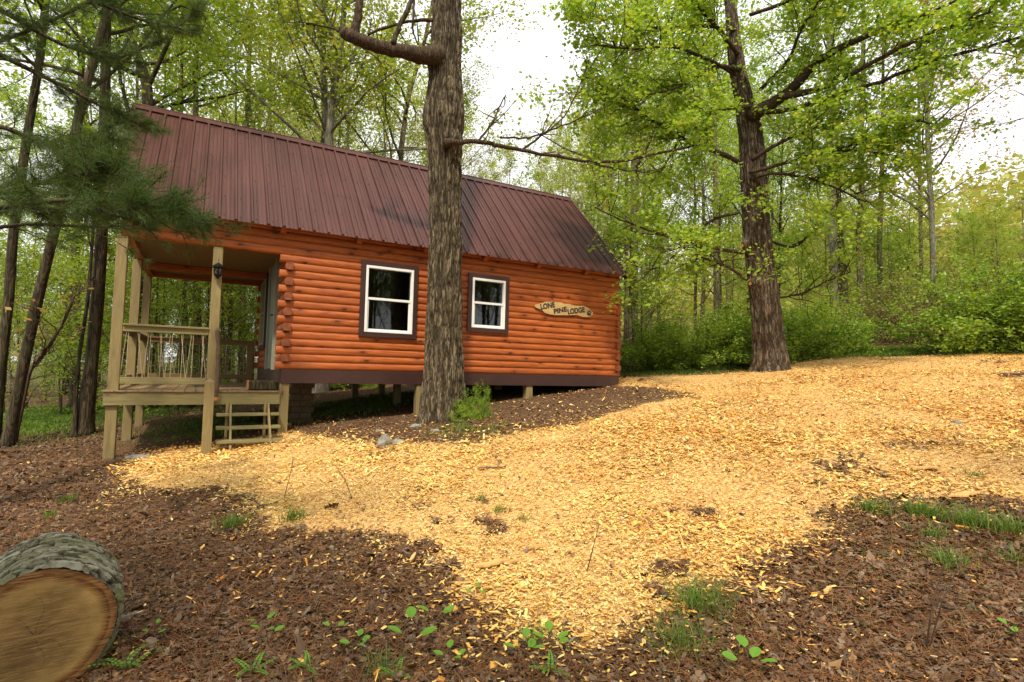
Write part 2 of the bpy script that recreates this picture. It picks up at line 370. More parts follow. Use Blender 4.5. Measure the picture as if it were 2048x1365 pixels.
M_stone = m_plain('field_stone', (0.24, 0.23, 0.19), 0.9, 0.4, 9)

# ------------------------------------------------------------------ ground
def axis_pts(lo, hi, fine, flo, fhi, grow=1.16):
    a = list(np.arange(flo, fhi, fine)); s = fine
    x = a[-1]
    while x < hi: s = min(s*grow, 9); x += s; a.append(x)
    x = a[0]; s = fine
    while x > lo: s = min(s*grow, 9); x -= s; a.insert(0, x)
    return np.array(a)
MULCH_PX = [(255, 945), (330, 905), (440, 897), (560, 868), (640, 882), (740, 892), (850, 892), (960, 890), (1040, 872), (1150, 852), (1240, 822), (1330, 806),
            (1400, 790), (1330, 775), (1240, 772), (1260, 757), (1400, 752), (1480, 744), (1575, 730), (1700, 716), (1850, 713), (2080, 709), (2120, 860), (2080, 1010), (1900, 1000), (1760, 996),
            (1690, 1008), (1640, 1050), (1560, 1088), (1490, 1120), (1450, 1170), (1400, 1168), (1340, 1225), (1240, 1285), (1150, 1265), (1030, 1235), (940, 1195),
            (880, 1145), (770, 1112), (800, 1080), (700, 1058), (620, 1070), (520, 1050), (510, 1012), (440, 975), (330, 975), (262, 960)]
MULCH = np.array([pG(u, v)[:2] for u, v in MULCH_PX])
def sdist(x, y, P):
    """signed distance to polygon, + inside"""
    x = np.asarray(x, float); y = np.asarray(y, float); d = np.full(x.shape, 1e9); ins = np.zeros(x.shape, bool)
    for i in range(len(P)):
        a, b = P[i], P[(i+1) % len(P)]; e = b-a
        t = np.clip(((x-a[0])*e[0] + (y-a[1])*e[1])/(e@e+1e-12), 0, 1)
        d = np.minimum(d, np.hypot(x-a[0]-t*e[0], y-a[1]-t*e[1]))
        c = ((a[1] > y) != (b[1] > y)) & (x < (b[0]-a[0])*(y-a[1])/(b[1]-a[1]+1e-12)+a[0]); ins ^= c
    return np.where(ins, d, -d)
def mulch_mask(x, y):
    d = sdist(x, y, MULCH); n = fbm(x*2.2, y*2.2, 0, 5, 4)-0.5
    dist = np.hypot(x-CAM[0], y-CAM[1])
    n = n + 0.5*(fbm(x*11, y*11, 0, 15, 3)-0.5)
    m = np.clip(0.55 + (d + 0.03 + n*0.5)*(1.8/np.maximum(1, dist*0.14)), 0, 1)
    # thin ragged places where the soil shows through, mostly towards the borders
    th = fbm(x*0.9+3, y*0.9, 0, 31, 4) + 0.35*(fbm(x*6, y*6, 0, 41, 3)-0.5)
    m = m*(1-np.clip((th-0.715)*9, 0, .7)*np.clip(1.2-d*0.55, 0.1, 1))
    return m
GREEN = [(120, 845, 2.6), (60, 830, 2.0), (190, 830, 2.0), (1450, 735, 1.6), (1350, 745, 1.5), (1650, 712, 1.4), (1750, 708, 1.5), (1900, 706, 1.6), (2040, 704, 1.6), (700, 815, 1.2), (450, 850, 1.2), (1560, 1300, .5), (1400, 1250, .45), (1850, 1080, .8), (1950, 1200, .6), (1250, 1330, .4), (800, 1330, .5), (500, 1330, .45), (500, 1060, .5), (1700, 1150, .6), (1000, 1020, .5), (940, 860, .5)]
GREENW = [(*pG(u, v)[:2], r) for u, v, r in GREEN]
def green_mask(x, y):
    g = np.zeros(np.shape(x))
    for a, b, r in GREENW[:11]: g = np.maximum(g, np.exp(-((x-a)**2+(y-b)**2)/(r*r)))
    far = np.clip((np.hypot(x-CAM[0], y-CAM[1])-22)/20, 0, 0.55)
    return np.maximum(g, far)
gx = axis_pts(-140, 330, 0.045, -3.6, 9.0); gy = axis_pts(-60, 330, 0.045, -9.0, 0.6)
X, Y = np.meshgrid(gx, gy); X = X.ravel(); Y = Y.ravel()
nearw = np.clip(1-(np.hypot(X-CAM[0], Y-CAM[1])-9)/8, 0, 1)
mm = np.where((X > -6) & (X < 26) & (Y < 6), mulch_mask(X, Y), 0.0)
Z = hgt(X, Y) + nearw*(0.03*(fbm(X*3, Y*3, 0, 1)-0.5) + 0.022*(fbm(X*17, Y*17, 0, 9, 3)-0.5)) + 0.012*mm
nx, ny = len(gx), len(gy)
ii = (np.arange(ny-1)[:, None]*nx + np.arange(nx-1)[None]).ravel()
g = MB(); g.add(np.c_[X, Y, Z], np.stack([ii, ii+1, ii+nx+1, ii+nx], -1))
ground = g.build('ground', M_ground, smooth=True, attr={'mulch': mm, 'green': green_mask(X, Y)})
tag(ground, kind='structure')

def flat_faces(c, ang, ln, wd, tilt_a, tilt, shape):
    """many flat polygons: centre, yaw, length, width, tilt axis, tilt; shape = (k,2) outline or (n,k,2)"""
    n = len(c); sh = np.broadcast_to(shape, (n,)+np.shape(shape)[-2:])
    px = sh[..., 0]*ln[:, None]; py = sh[..., 1]*wd[:, None]
    x = px*np.cos(ang)[:, None] - py*np.sin(ang)[:, None]; y = px*np.sin(ang)[:, None] + py*np.cos(ang)[:, None]
    z = (x*np.cos(tilt_a)[:, None] + y*np.sin(tilt_a)[:, None])*np.tan(tilt)[:, None]
    return c[:, None] + np.stack([x, y, z], -1)
def sample_ground(n, dmin, dmax, power=1.0, umin=-80, umax=2130):
    """points on the ground around the viewer's side, thinner further off"""
    u = rng.uniform(umin, umax, n*2); q = rng.uniform(0, 1, n*2)
    d = (dmin**(1-power) + q*(dmax**(1-power)-dmin**(1-power)))**(1/(1-power)) if power != 1 else dmin*(dmax/dmin)**q
    r = FWD[None, :2] + RIGHT[None, :2]*((u-1024)/FPX)[:, None]
    p = CAM[None, :2] + r*d[:, None]
    return p[:n], d[:n]
# wood chips
p, d = sample_ground(400000, 1.9, 17, 0.6, 60, 2200)
m = mulch_mask(p[:, 0], p[:, 1]); dm = sdist(p[:, 0], p[:, 1], MULCH); cab = (p[:, 1] > -3.2) & (p[:, 0] > -2) & (p[:, 0] < 11)
pr = np.clip(m*1.35-0.2, 0, 1)**1.3 + np.where(dm < 0, 0.14*np.exp(dm/0.22) + 0.016*np.exp(dm/1.0) + 0.003, 0) + np.where(cab & (dm < 0), 0.22*np.exp(dm/.5)+.07, 0)
keep = rng.uniform(0, 1, len(p)) < pr
p, d = p[keep], d[keep]; n = len(p)
big = rng.uniform(0, 1, n)
small = fbm(p[:, 0]*1.1, p[:, 1]*1.1, 0, 61, 3)
ln = (0.007+0.022*rng.uniform(0, 1, n)**1.6)*np.where(big > 0.965, 2.7, 1)*np.clip(d/5, 0.85, 1.3)*np.clip(.65+1.2*(small-.3), .6, 1.25); wd = ln*rng.uniform(0.15, 0.6, n)*np.where(big > 0.965, .32, 1)
z = hgt(p[:, 0], p[:, 1]) + 0.018 + rng.uniform(0, 0.022, n)
sh = np.array([[-1, -.8], [.7, -1], [1, .6], [-.7, 1]])[None] * rng.uniform(0.55, 1.1, (n, 4, 1)) 
V = flat_faces(np.c_[p, z], rng.uniform(0, 6.28, n), ln, wd, rng.uniform(0, 6.28, n), np.clip(np.abs(rng.normal(0, 0.33, n)), 0, 0.8), sh)
mb = MB(); k = 4; mb.add(V.reshape(-1, 3), np.arange(n*k).reshape(n, k))
tag(mb.build('wood_chips', L_chip), 'orange and yellow wood chip mulch spread over the slope in front of the cabin', 'wood chips', kind='stuff')
# dead leaves
LOBE = np.array([[-1, 0], [-.55, .5], [-.35, .28], [0, .75], [.2, .35], [.6, .5], [1, 0], [.6, -.5], [.2, -.35], [0, -.75], [-.35, -.28], [-.55, -.5]])
p, d = sample_ground(78000, 1.5, 15, 1.15)
m = mulch_mask(p[:, 0], p[:, 1]); cab = (p[:, 1] > -3.4) & (p[:, 0] > -1.5) & (p[:, 0] < 11)
keep = (rng.uniform(0, 1, len(p)) < np.where(m > 0.6, 0.16, 1.0)*np.clip(1.3-m, 0, 1)*np.where(cab, .35, 1)) & ~((p[:, 1] > 0.3) & (p[:, 0] > -2.3) & (p[:, 0] < 7))
p, d = p[keep], d[keep]; n = len(p)
ln = rng.uniform(0.012, 0.038, n)*np.clip(d/5, 0.9, 1.3)*np.where(rng.uniform(0, 1, n) > 0.975, 2.0, 1)
z = hgt(p[:, 0], p[:, 1]) + 0.008 + rng.uniform(0, 0.02, n)
V = flat_faces(np.c_[p, z], rng.uniform(0, 6.28, n), ln, ln*rng.uniform(0.5, 1.0, n), rng.uniform(0, 6.28, n), np.clip(np.abs(rng.normal(0, 0.4, n)), 0, 0.9), LOBE[None]*rng.uniform(0.65, 1.15, (n, 12, 1)))
V[..., 2] += rng.normal(0, 0.12, (n, 12))*ln[:, None]
c = V.mean(1, keepdims=True); c[..., 2] -= (0.25*ln*rng.uniform(-1, 1, n))[:, None]
V = np.concatenate([V, c], 1); k = 13
b = (np.arange(n)*k)[:, None, None]; F = np.stack([np.arange(12), (np.arange(12)+1) % 12, np.full(12, 12)], -1)[None] + b
mb = MB(); mb.add(V.reshape(-1, 3), F.reshape(-1, 3))
tag(mb.build('leaf_litter', L_dead), 'brown and grey dead leaf litter on the bare soil around the mulch', 'leaf litter', kind='stuff')
# dead pine needles and fine twigs
p, d = sample_ground(60000, 1.5, 9, 1.1); m = mulch_mask(p[:, 0], p[:, 1]); keep = rng.uniform(0, 1, len(p)) < np.where(m > 0.5, 0.05, 1.0)
p, d = p[keep], d[keep]; n = len(p)
V = flat_faces(np.c_[p, hgt(p[:, 0], p[:, 1])+0.018+rng.uniform(0, 0.02, n)], rng.uniform(0, 6.28, n), rng.uniform(0.02, 0.06, n), np.full(n, 0.0011)*np.clip(d/2.5, 1, 3), rng.uniform(0, 6.28, n),
               np.clip(np.abs(rng.normal(0, 0.25, n)), 0, .8), np.array([[-1, -1], [1, -1], [1, 1], [-1, 1]]))
mb = MB(); mb.add(V.reshape(-1, 3), np.arange(n*4).reshape(n, 4))
tag(mb.build('needle_litter', L_need), 'fallen rust coloured pine needles scattered over the dead leaves', 'pine needles', kind='stuff')
# low green growth
def blades(P, hgt_, w, lean=0.5):
    n = len(P); a = rng.uniform(0, 6.28, n); h = hgt_*rng.uniform(0.5, 1.2, n); dx = np.c_[np.cos(a), np.sin(a), np.zeros(n)]; px = np.c_[-np.sin(a), np.cos(a), np.zeros(n)]
    l = (lean*rng.uniform(0.2, 1.3, n)*h)[:, None]*dx; W = (w*rng.uniform(0.7, 1.3, n))[:, None]*px; U = np.c_[np.zeros(n), np.zeros(n), h]
    V = np.stack([P-W, P+W, P+l*0.35+U*0.6+W*0.8, P+l*0.35+U*0.6-W*0.8, P+l+U*0.92], 1); b = (np.arange(n)*5)[:, None]
    return V.reshape(-1, 3), [b+np.array([[0, 1, 2, 3]]), b+np.array([[3, 2, 4]])]
pts = []
for (a, b, r), cnt in zip(GREENW, [9000, 7000, 6000, 3500, 3500, 4000, 5000, 5000, 4000, 2500, 2500, 260, 420, 700, 300, 200, 220, 200, 160, 260, 120, 500]):
    q = rng.normal(0, r*0.6, (cnt, 2)) + [a, b]; pts.append(q)
q = np.concatenate(pts); q = q[((mulch_mask(q[:, 0], q[:, 1]) < 0.25) | ((rng.uniform(0, 1, len(q)) < .3) & (q[:, 1] < -3.5))) & (fbm(q[:, 0]*1.5, q[:, 1]*1.5, 0, 3) > 0.42)]
q = np.c_[q, hgt(q[:, 0], q[:, 1])-0.01]; dd = np.hypot(q[:, 0]-CAM[0], q[:, 1]-CAM[1])
mb = MB(); V, F = blades(q, np.where(dd < 6, 0.055, 0.10), 0.0035*dd/7+.0006, .9); mb.add(V, F)
tag(mb.build('grass', L_grass), 'short green grass and weeds at the edges of the clearing', 'grass', kind='stuff')

# ------------------------------------------------------------------ log cabin
LEN, WID, PORCH = 7.03, 4.22, 2.20
CH = 0.1247; NC = 18
ZB, ZDECK, ZRIM = -0.225, -0.375, -0.56
cabin = thing('log_cabin', 'orange stained log cabin with maroon metal roof and open porch on wooden posts', 'cabin', (0, 0, -1.0))
cabin_off = (0, 0, -1.0)
def cpart(mb, name, mat, parent=None, smooth=False):
    o = mb.build(name, mat, cabin if parent is None else parent, smooth, origin=cabin_off)
    return o
def log(mb, s0, s1, z0, O, d, nrm, h=CH, bulge=0.034, thick=0.10, seg=11):
    """one half round log: s along d, bulging along nrm"""
    t = np.linspace(0, 1, seg); y = bulge*(1-np.abs(2*t-1)**2.4)**0.9; zz = z0 + 0.0015 + t*(h-0.003)
    prof = [(-thick, zz[0])] + [(a, b) for a, b in zip(y, zz)] + [(-thick, zz[-1])]
    k = len(prof); V = []
    for s in (s0, s1):
        for (a, b) in prof: V.append(np.array(O) + np.array(d)*s + np.array(nrm)*a + np.array([0, 0, b]))
    F = [[i, (i+1) % k, k+(i+1) % k, k+i] for i in range(k)] + [list(range(k))[::-1], list(range(k, 2*k))]
    mb.poly(V, F)
def log_wall(mb, O, d, nrm, s0, s1, opens, nc, ext0=None, ext1=None, c0=0, joints=True):
    for c in range(c0, nc):
        z0 = c*CH; a = s0 + (ext0(c) if ext0 else 0); b = s1 + (ext1(c) if ext1 else 0)
        spans = [(a, b)]
        for (oa, ob, oz0, oz1) in opens:
            if z0 + CH*0.5 > oz0 and z0 + CH*0.5 < oz1:
                spans = [x for (p, q) in spans for x in ((p, min(q, oa)), (max(p, ob), q)) if x[1]-x[0] > 0.02]
        for (p, q) in spans:
            cuts = [p]
            if joints and q-p > 2.6 and rng.uniform() < 0.75: cuts.append(p + (q-p)*rng.uniform(0.25, 0.75))
            cuts.append(q)
            for i in range(len(cuts)-1):
                e = 0.0008 if i else 0
                log(mb, cuts[i]+e, cuts[i+1], z0, O, d, nrm, bulge=0.023+rng.uniform(-0.002, 0.002))
WIN = [(1.20, 2.235, 0.592, 1.93), (3.245, 4.14, 0.795, 1.93)]      # outer trim of the two front windows
opens = [(a+.07, b-.07, c+.07, d-.07) for a, b, c, d in WIN]
PBEAM = 15
mb = MB()
log_wall(mb, (0, 0, 0), (1, 0, 0), (0, -1, 0), 0, LEN, opens, PBEAM, lambda c: -0.10 if c % 2 == 0 else 0.10, lambda c: 0.03 if c % 2 == 0 else -0.10)
log_wall(mb, (0, 0, 0), (1, 0, 0), (0, -1, 0), -PORCH-0.02, LEN, [], NC+1, None, None, PBEAM)
cpart(mb, 'wall', M_log)['label'] = 'long front wall of orange half round logs'
mb = MB()
log_wall(mb, (0, WID, 0), (1, 0, 0), (0, 1, 0), 0, LEN, [], PBEAM, lambda c: -0.10 if c % 2 == 0 else 0.10, lambda c: 0.10 if c % 2 == 0 else -0.10)
log_wall(mb, (0, WID, 0), (1, 0, 0), (0, 1, 0), -PORCH-0.02, LEN, [], NC+1, None, None, PBEAM)
cpart(mb, 'wall', M_log)
DOOR = (0.88, 1.92, 0.0, 2.0); PW = (2.55, 3.75, 0.40, 1.93)
gopen = [(DOOR[0], DOOR[1], -0.1, DOOR[3]), (PW[0]+.06, PW[1]-.06, PW[2]+.06, PW[3]-.06)]
for X0, nr, op in ((0, -1, gopen), (LEN, 1, [])):
    mb = MB()
    log_wall(mb, (X0, 0, 0), (0, 1, 0), (nr, 0, 0), 0, WID, op, NC, lambda c: -0.075 if c % 2 == 1 and c < PBEAM else 0.11, lambda c: 0.12 if c % 2 == 1 and c < PBEAM else -0.11, joints=False)
    # gable triangle above
    for c in range(NC, NC+18):
        z0 = c*CH; hw = min(WID/2-.04, (4.555-(z0+CH))/1.0128)
        if hw > 0.1: log(mb, WID/2-hw, WID/2+hw, z0, (X0, 0, 0), (0, 1, 0), (nr, 0, 0))
    wo_ = cpart(mb, 'wall', M_logy); wo_.data.materials.append(M_end)
    for p_ in wo_.data.polygons:
        if abs(p_.normal.y) > .95 and len(p_.vertices) > 6: p_.material_index = 1
    wo_['label'] = 'log gable wall behind the porch' if X0 == 0 else 'log gable wall at the uphill end'
# porch end beams
mb = MB()
for c in range(PBEAM, NC):
    log(mb, 0.11, WID-0.11, c*CH, (-PORCH, 0, 0), (0, 1, 0), (-1, 0, 0))
for c in range(NC, NC+18):
    z0 = c*CH; hw = min(WID/2-.04, (4.555-(z0+CH))/1.0128)
    if hw > 0.1: log(mb, WID/2-hw, WID/2+hw, z0, (-PORCH, 0, 0), (0, 1, 0), (-1, 0, 0))
cpart(mb, 'porch_beam', M_logy)
mb = MB(); mb.box((-PORCH+.1, .1, 1.955), (0, WID-.1, 1.975)); cpart(mb, 'porch_ceiling', M_ply)
mb = MB()
mb.box((-PORCH+.1, 2.75, 1.83), (-.05, 2.87, 1.952), bev=.005)
cpart(mb, 'porch_joist', M_log)
# interior floor, inner lining, back side
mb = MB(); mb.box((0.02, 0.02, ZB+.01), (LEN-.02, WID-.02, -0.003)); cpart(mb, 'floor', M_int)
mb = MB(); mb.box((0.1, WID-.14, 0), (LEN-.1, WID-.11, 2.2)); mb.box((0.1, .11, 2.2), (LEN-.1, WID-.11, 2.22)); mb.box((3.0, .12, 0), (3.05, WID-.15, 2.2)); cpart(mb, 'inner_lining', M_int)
# skirt band round the floor frame
mb = MB()
mb.box((-0.005, -0.03, ZB), (LEN, 0.015, 0.0), bev=.003); mb.box((-0.005, WID-.015, ZB), (LEN, WID+.03, 0)); mb.box((LEN-.015, 0.018, ZB), (LEN+.02, WID-.018, 0)); mb.box((-0.02, 0.018, ZB), (.015, WID-.018, 0))
cpart(mb, 'skirt_board', M_band)
# roof
RX0, RX1 = -PORCH-0.20, LEN+0.08
RIDGE = np.array([WID/2, 4.63]); EAVE = np.array([-0.235, 2.255])
def roof_side(sign):
    mb = MB(); pitch = 0.2286; x = RX0; prof = []
    while x < RX1-0.01:
        for dx, h in ((0, 0), (.014, .034), (.040, .034), (.054, 0), (.102, 0), (.107, .009), (.118, .009), (.124, 0), (.160, 0), (.166, .007), (.176, .007), (.182, 0)):
            if x+dx <= RX1: prof.append((x+dx, h))
        x += pitch
    prof.append((RX1, 0)); prof = np.array(prof); k = len(prof)
    e, r = EAVE, RIDGE; dv = (r-e)/np.linalg.norm(r-e); nv = np.array([-dv[1], dv[0]])
    rows = []
    for off in (0, -0.006):
        for q in np.linspace(0, 1, 9):
            b = e+(r-e)*q
            yz = b[None] + nv[None]*(prof[:, 1:]+off)
            yy = yz[:, 0] if sign < 0 else WID-yz[:, 0]
            rows.append(np.c_[prof[:, 0], yy, yz[:, 1]])
    V = np.array(rows); F = []
    for s in (0, 9):
        for j in range(8):
            i = np.arange(k-1)+(s+j)*k; F.append(np.stack([i, i+1, i+1+k, i+k], -1))
    for (a, b) in ((0, 9), (8, 17)):
        i = np.arange(k-1); F.append(np.stack([a*k+i, a*k+i+1, b*k+i+1, b*k+i], -1))
    mb.add(V.reshape(-1, 3), F); return mb
roof = cpart(roof_side(-1), 'roof', M_roof); cpart(roof_side(1), 'roof', M_roof)
dv = (RIDGE-EAVE)/np.linalg.norm(RIDGE-EAVE); nv = np.array([-dv[1], dv[0]])
mb = MB()
for sgn in (-1, 1):
    def tf(V, s=sgn):
        yz = RIDGE + nv*0.0 ; y = RIDGE[0] - dv[0]*V[:, 1] - dv[1]*V[:, 2]; zz = RIDGE[1] - dv[1]*V[:, 1] + dv[0]*V[:, 2]
        return np.c_[V[:, 0], y if s < 0 else WID-y, zz]
    mb.box((RX0-.02, -.01, .027), (RX1+.02, .14, .032), tf)
mb.tube([(RX0-.02, WID/2, RIDGE[1]+.04), (RX1+.02, WID/2, RIDGE[1]+.04)], .017, 8)
o = cpart(mb, 'ridge_cap', M_roof, roof)
for xx in (RX0-.012, RX1-.025):
    mb = MB()
    for sgn in (-1, 1):
        def tf2(V, s=sgn):
            y = RIDGE[0] - dv[0]*V[:, 1] - dv[1]*V[:, 2]; zz = RIDGE[1] - dv[1]*V[:, 1] + dv[0]*V[:, 2]
            return np.c_[V[:, 0], y if s < 0 else WID-y, zz]
        Ls = np.linalg.norm(RIDGE-EAVE)
        mb.box((xx-.012, .01, -.12), (xx+.05, Ls+.004, .031), tf2)
    cpart(mb, 'rake_trim', M_roof, roof)
mb = MB()
for q in (0.035, .2, .4, .6, .8, .95):
    x = RX0+.09
    while x < RX1:
        b = EAVE+(RIDGE-EAVE)*q + nv*.003; mb.box((x-.006, b[0]-.006, b[1]-.004), (x+.006, b[0]+.006, b[1]+.007)); x += .2286
cpart(mb, 'roof_screw', M_galv, roof)['kind'] = 'stuff'
# roof underside boards and rafter tails
mb = MB()
for s in (-1, 1):
    def tf3(V, s=s):
        y = RIDGE[0] - dv[0]*V[:, 1] - dv[1]*V[:, 2]; zz = RIDGE[1] - dv[1]*V[:, 1] + dv[0]*V[:, 2]
        return np.c_[V[:, 0], y if s < 0 else WID-y, zz]
    mb.box((RX0+.06, .02, -.03), (RX1-.04, np.linalg.norm(RIDGE-EAVE)-.03, -.008), tf3)
    x = 0.9-PORCH
    while x < LEN:
        mb.box((x-.045, 2.95, -.15), (x+.045, np.linalg.norm(RIDGE-EAVE)-.06, -.031), tf3); x += 1.22
cpart(mb, 'rafter_tail', M_log)
# windows
def window(a, b, z0, z1, O, d, nrm, name='window', lab=None, cols=1, vin=None):
    vin = vin or M_vinyl
    O, d, nrm = [np.array(x, float) for x in (O, d, nrm)]
    tf = lambda V: O + V[:, :1]*d + V[:, 1:2]*nrm + V[:, 2:3]*np.array([0, 0, 1.0])
    tw = 0.085
    m = MB()
    m.box((a, .025, z0), (a+tw, .065, z1), tf, .003); m.box((b-tw, .025, z0), (b, .065, z1), tf, .003)
    m.box((a+tw+.001, .025, z1-tw), (b-tw-.001, .063, z1), tf, .003); m.box((a+tw+.001, .025, z0), (b-tw-.001, .063, z0+tw), tf, .003)
    w = cpart(m, name, M_band)
    if lab: w['label'] = lab
    a1, b1, c1, d1 = a+tw, b-tw, z0+tw, z1-tw; fw = .044
    m = MB()
    m.box((a1+.001, -.05, c1), (a1+fw, .072, d1), tf, .003); m.box((b1-fw, -.05, c1), (b1-.001, .072, d1), tf, .003)
    m.box((a1+fw+.001, -.05, d1-fw), (b1-fw-.001, .070, d1), tf, .003); m.box((a1+fw+.001, -.05, c1), (b1-fw-.001, .070, c1+fw*.7), tf, .003)
    cpart(m, 'frame', vin, w)
    zm = (c1+d1)/2 + .005
    m = MB()
    m.box((a1+fw+.002, .0, zm-.02), (b1-fw-.002, .055, zm+.022), tf, .003)
    # lower sash sits further forward
    x0, x1 = a1+fw+.002, b1-fw-.002
    m.box((x0, .0, c1+fw*.7+.001), (x0+.026, .04, zm-.021), tf, .002); m.box((x1-.026, .0, c1+fw*.7+.001), (x1, .04, zm-.021), tf, .002); m.box((x0+.027, .0, c1+fw*.7+.001), (x1-.027, .039, c1+fw*.7+.03), tf, .002)
    for c in range(1, cols): xx = x0+(x1-x0)*c/cols; m.box((xx-.008, .012, c1+fw), (xx+.008, .03, d1-fw), tf)
    cpart(m, 'sash', vin, w)
    m = MB(); m.box((x0+.001, .008, zm+.023), (x1-.001, .012, d1-fw-.001), tf); m.box((x0+.027, .018, c1+fw*.7+.031), (x1-.027, .022, zm-.022), tf)
    cpart(m, 'pane', M_glass, w)
window(*WIN[0], (0, 0, 0), (1, 0, 0), (0, -1, 0), lab='larger white sash window in dark trim, nearer the porch')
window(*WIN[1], (0, 0, 0), (1, 0, 0), (0, -1, 0), lab='smaller white sash window in dark trim, nearer the sign')
window(*PW, (0, 0, 0), (0, 1, 0), (-1, 0, 0), lab='grid window in the gable wall under the porch roof', cols=3, vin=M_sash)
# door
m = MB()
m.box((-.075, DOOR[0]-.07, -.02), (.05, DOOR[0]+.03, 2.03), bev=.004); m.box((-.075, DOOR[1]-.03, -.02), (.05, DOOR[1]+.07, 2.03), bev=.004); m.box((-.073, DOOR[0]+.031, 1.96), (.05, DOOR[1]-.031, 2.028), bev=.004)
door = cpart(m, 'door', M_door); door['label'] = 'pale door in white frame, seen edge on from the side'
m = MB(); m.box((-.035, DOOR[0]+.032, 0), (.005, DOOR[1]-.032, 1.955), bev=.003)
for a, b in ((.12, .85), (1.0, 1.85)): m.box((-.045, DOOR[0]+.14, a), (-.034, DOOR[1]-.14, b), bev=.004)
cpart(m, 'door_leaf', M_door, door)
m = MB(); m.tube([(-.036, DOOR[0]+.1, .95), (-.10, DOOR[0]+.1, .95)], .012, 10); m.tube([(-.10, DOOR[0]+.09, .95), (-.10, DOOR[0]+.2, .95)], .010, 10); m.box((-.042, DOOR[0]+.075, .87), (-.034, DOOR[0]+.125, 1.03)); cpart(m, 'handle', M_black, door)
# porch deck
m = MB(); x = -PORCH-.12; i = 0
while x < -0.03:
    e = 0.02*rng.uniform(-1, 1); m.box((x, -.06+e*.3, ZDECK), (min(x+.137, -0.026), WID+.05, ZDECK+.026+rng.uniform(-.001, .001)), bev=.004); x += .142
cpart(m, 'deck_floor', M_lumy)
m = MB()
m.box((-PORCH-.10, -.04, ZRIM), (-0.01, 0.0, ZDECK-.002), bev=.003); cpart(m, 'rim_joist', M_lum)['label'] = 'long front joist under the deck boards'
m = MB(); m.box((-PORCH-.10, .003, ZRIM), (-PORCH-.06, WID-.003, ZDECK-.002), bev=.003); cpart(m, 'rim_joist', M_lumy)
m = MB(); m.box((-PORCH-.10, WID, ZRIM), (-0.01, WID+.04, ZDECK-.002), bev=.003); cpart(m, 'rim_joist', M_lum)
# posts of the porch and their legs
P2 = -0.985
def post(x, y, z0, z1, w=.135, mat=M_lumz, name='post'):
    m = MB(); m.box((x-w/2, y-w/2, z0), (x+w/2, y+w/2, z1), bev=.006); return cpart(m, name, mat)
zt = PBEAM*CH-.002
def gz(x, y): return float(hgt(x, y))-.06
for (x, y) in ((-PORCH+.0, .072), (-PORCH, 2.1), (-PORCH, WID-.072)):
    post(x, y, gz(x, y), zt, name='porch_post')
post(P2, .072, ZDECK+.027, zt, name='porch_post')
for (x, y) in ((0.0, .07),): post(x+.06, y-.0, gz(x, y), ZB-.001, .14, name='foundation_post')
for (u, Yp) in ((838, .07), (1055, .07)):
    q = pY(u, 800, Yp); post(q[0], Yp, gz(q[0], Yp), ZB-.001, .15, name='foundation_post')
for (u, Yp) in ((709, WID-.1), (762, WID-.1), (960, WID-.1)):
    q = pY(u, 800, Yp); post(q[0], Yp, gz(q[0], Yp), ZB-.001, .14, name='foundation_post')
for x in (0.1, 2.6, 5.1): post(x, 2.1, gz(x, 2.1), ZB-.001, .14, name='foundation_post')
# block pier under the porch side corner
m = MB()
for c in range(8):
    for r in range(2):
        x0 = .32+r*.2+(.0 if c % 2 else -.05)
        m.box((x0, 1.1, -1.12+c*.112), (x0+.193, 1.3, -1.12+c*.112+.104), bev=.004)
cpart(m, 'block_pier', m_plain('tan_block', (0.13, 0.10, 0.055), .9, .2, 8))
# railings with rope lacing
def rail(a, b, ztop, zlow, w=.09, h=.09, rope=True, name='railing', mat=M_lum):
    a, b = np.array(a, float), np.array(b, float); m = MB()
    Z = lambda p, z: np.array([p[0], p[1], z])
    m.beam(Z(a, ztop-.035), Z(b, ztop-.035), .038, .09); m.beam(Z(a, ztop+.019), Z(b, ztop+.019), .11, .03)
    r = cpart(m, name, mat)
    m = MB(); m.beam(Z(a, zlow), Z(b, zlow), .04, .10); cpart(m, 'bottom_rail', mat, r)
    if rope:
        n = max(6, int(np.linalg.norm(b-a)/0.12)); top = ztop-.08; low = zlow+.05
        for i in range(n):
            t0 = (i+.35)/n; t1 = min(1, (i+.95)/n); t2 = (i+.25)/n
            p0 = Z(a+(b-a)*t0, top); p1 = Z(a+(b-a)*t1, low) if i % 2 else Z(a+(b-a)*max(0, t0-.35/n), low); m = MB()
            for (s, e) in ((p0, p1), (p0+(b-a)/n*.18*[1, 1, 0][0], p0*[1, 1, 0]+[0, 0, low]+np.array([*(b-a)[:2]*.02, 0]))):
                s = np.asarray(s); e = np.asarray(e); mid = (s+e)/2+np.array([0, -.004, -.002])
                m.tube([s, mid, e], .0036, 5)
            cpart(m, 'rope', M_rope, r)
zr_t = pY(412, 660, 0)[2]; zr_b = pY(405, 763, 0)[2]
rail((-PORCH+.07, .03, 0), (P2-.07, .03, 0), zr_t, zr_b)
rail((-PORCH, .15, 0), (-PORCH, 2.03, 0), zr_t, zr_b, rope=False, mat=M_lumy); rail((-PORCH, 2.17, 0), (-PORCH, WID-.15, 0), zr_t, zr_b, rope=False, mat=M_lumy)
rail((-PORCH+.07, WID-.08, 0), (-.26, WID-.08, 0), zr_t, zr_b, mat=M_ply)
m = MB(); m.box((-.26, WID-.14, ZDECK+.027), (-.13, WID-.02, zr_t+.03), bev=.005); cpart(m, 'rail_post', M_ply)
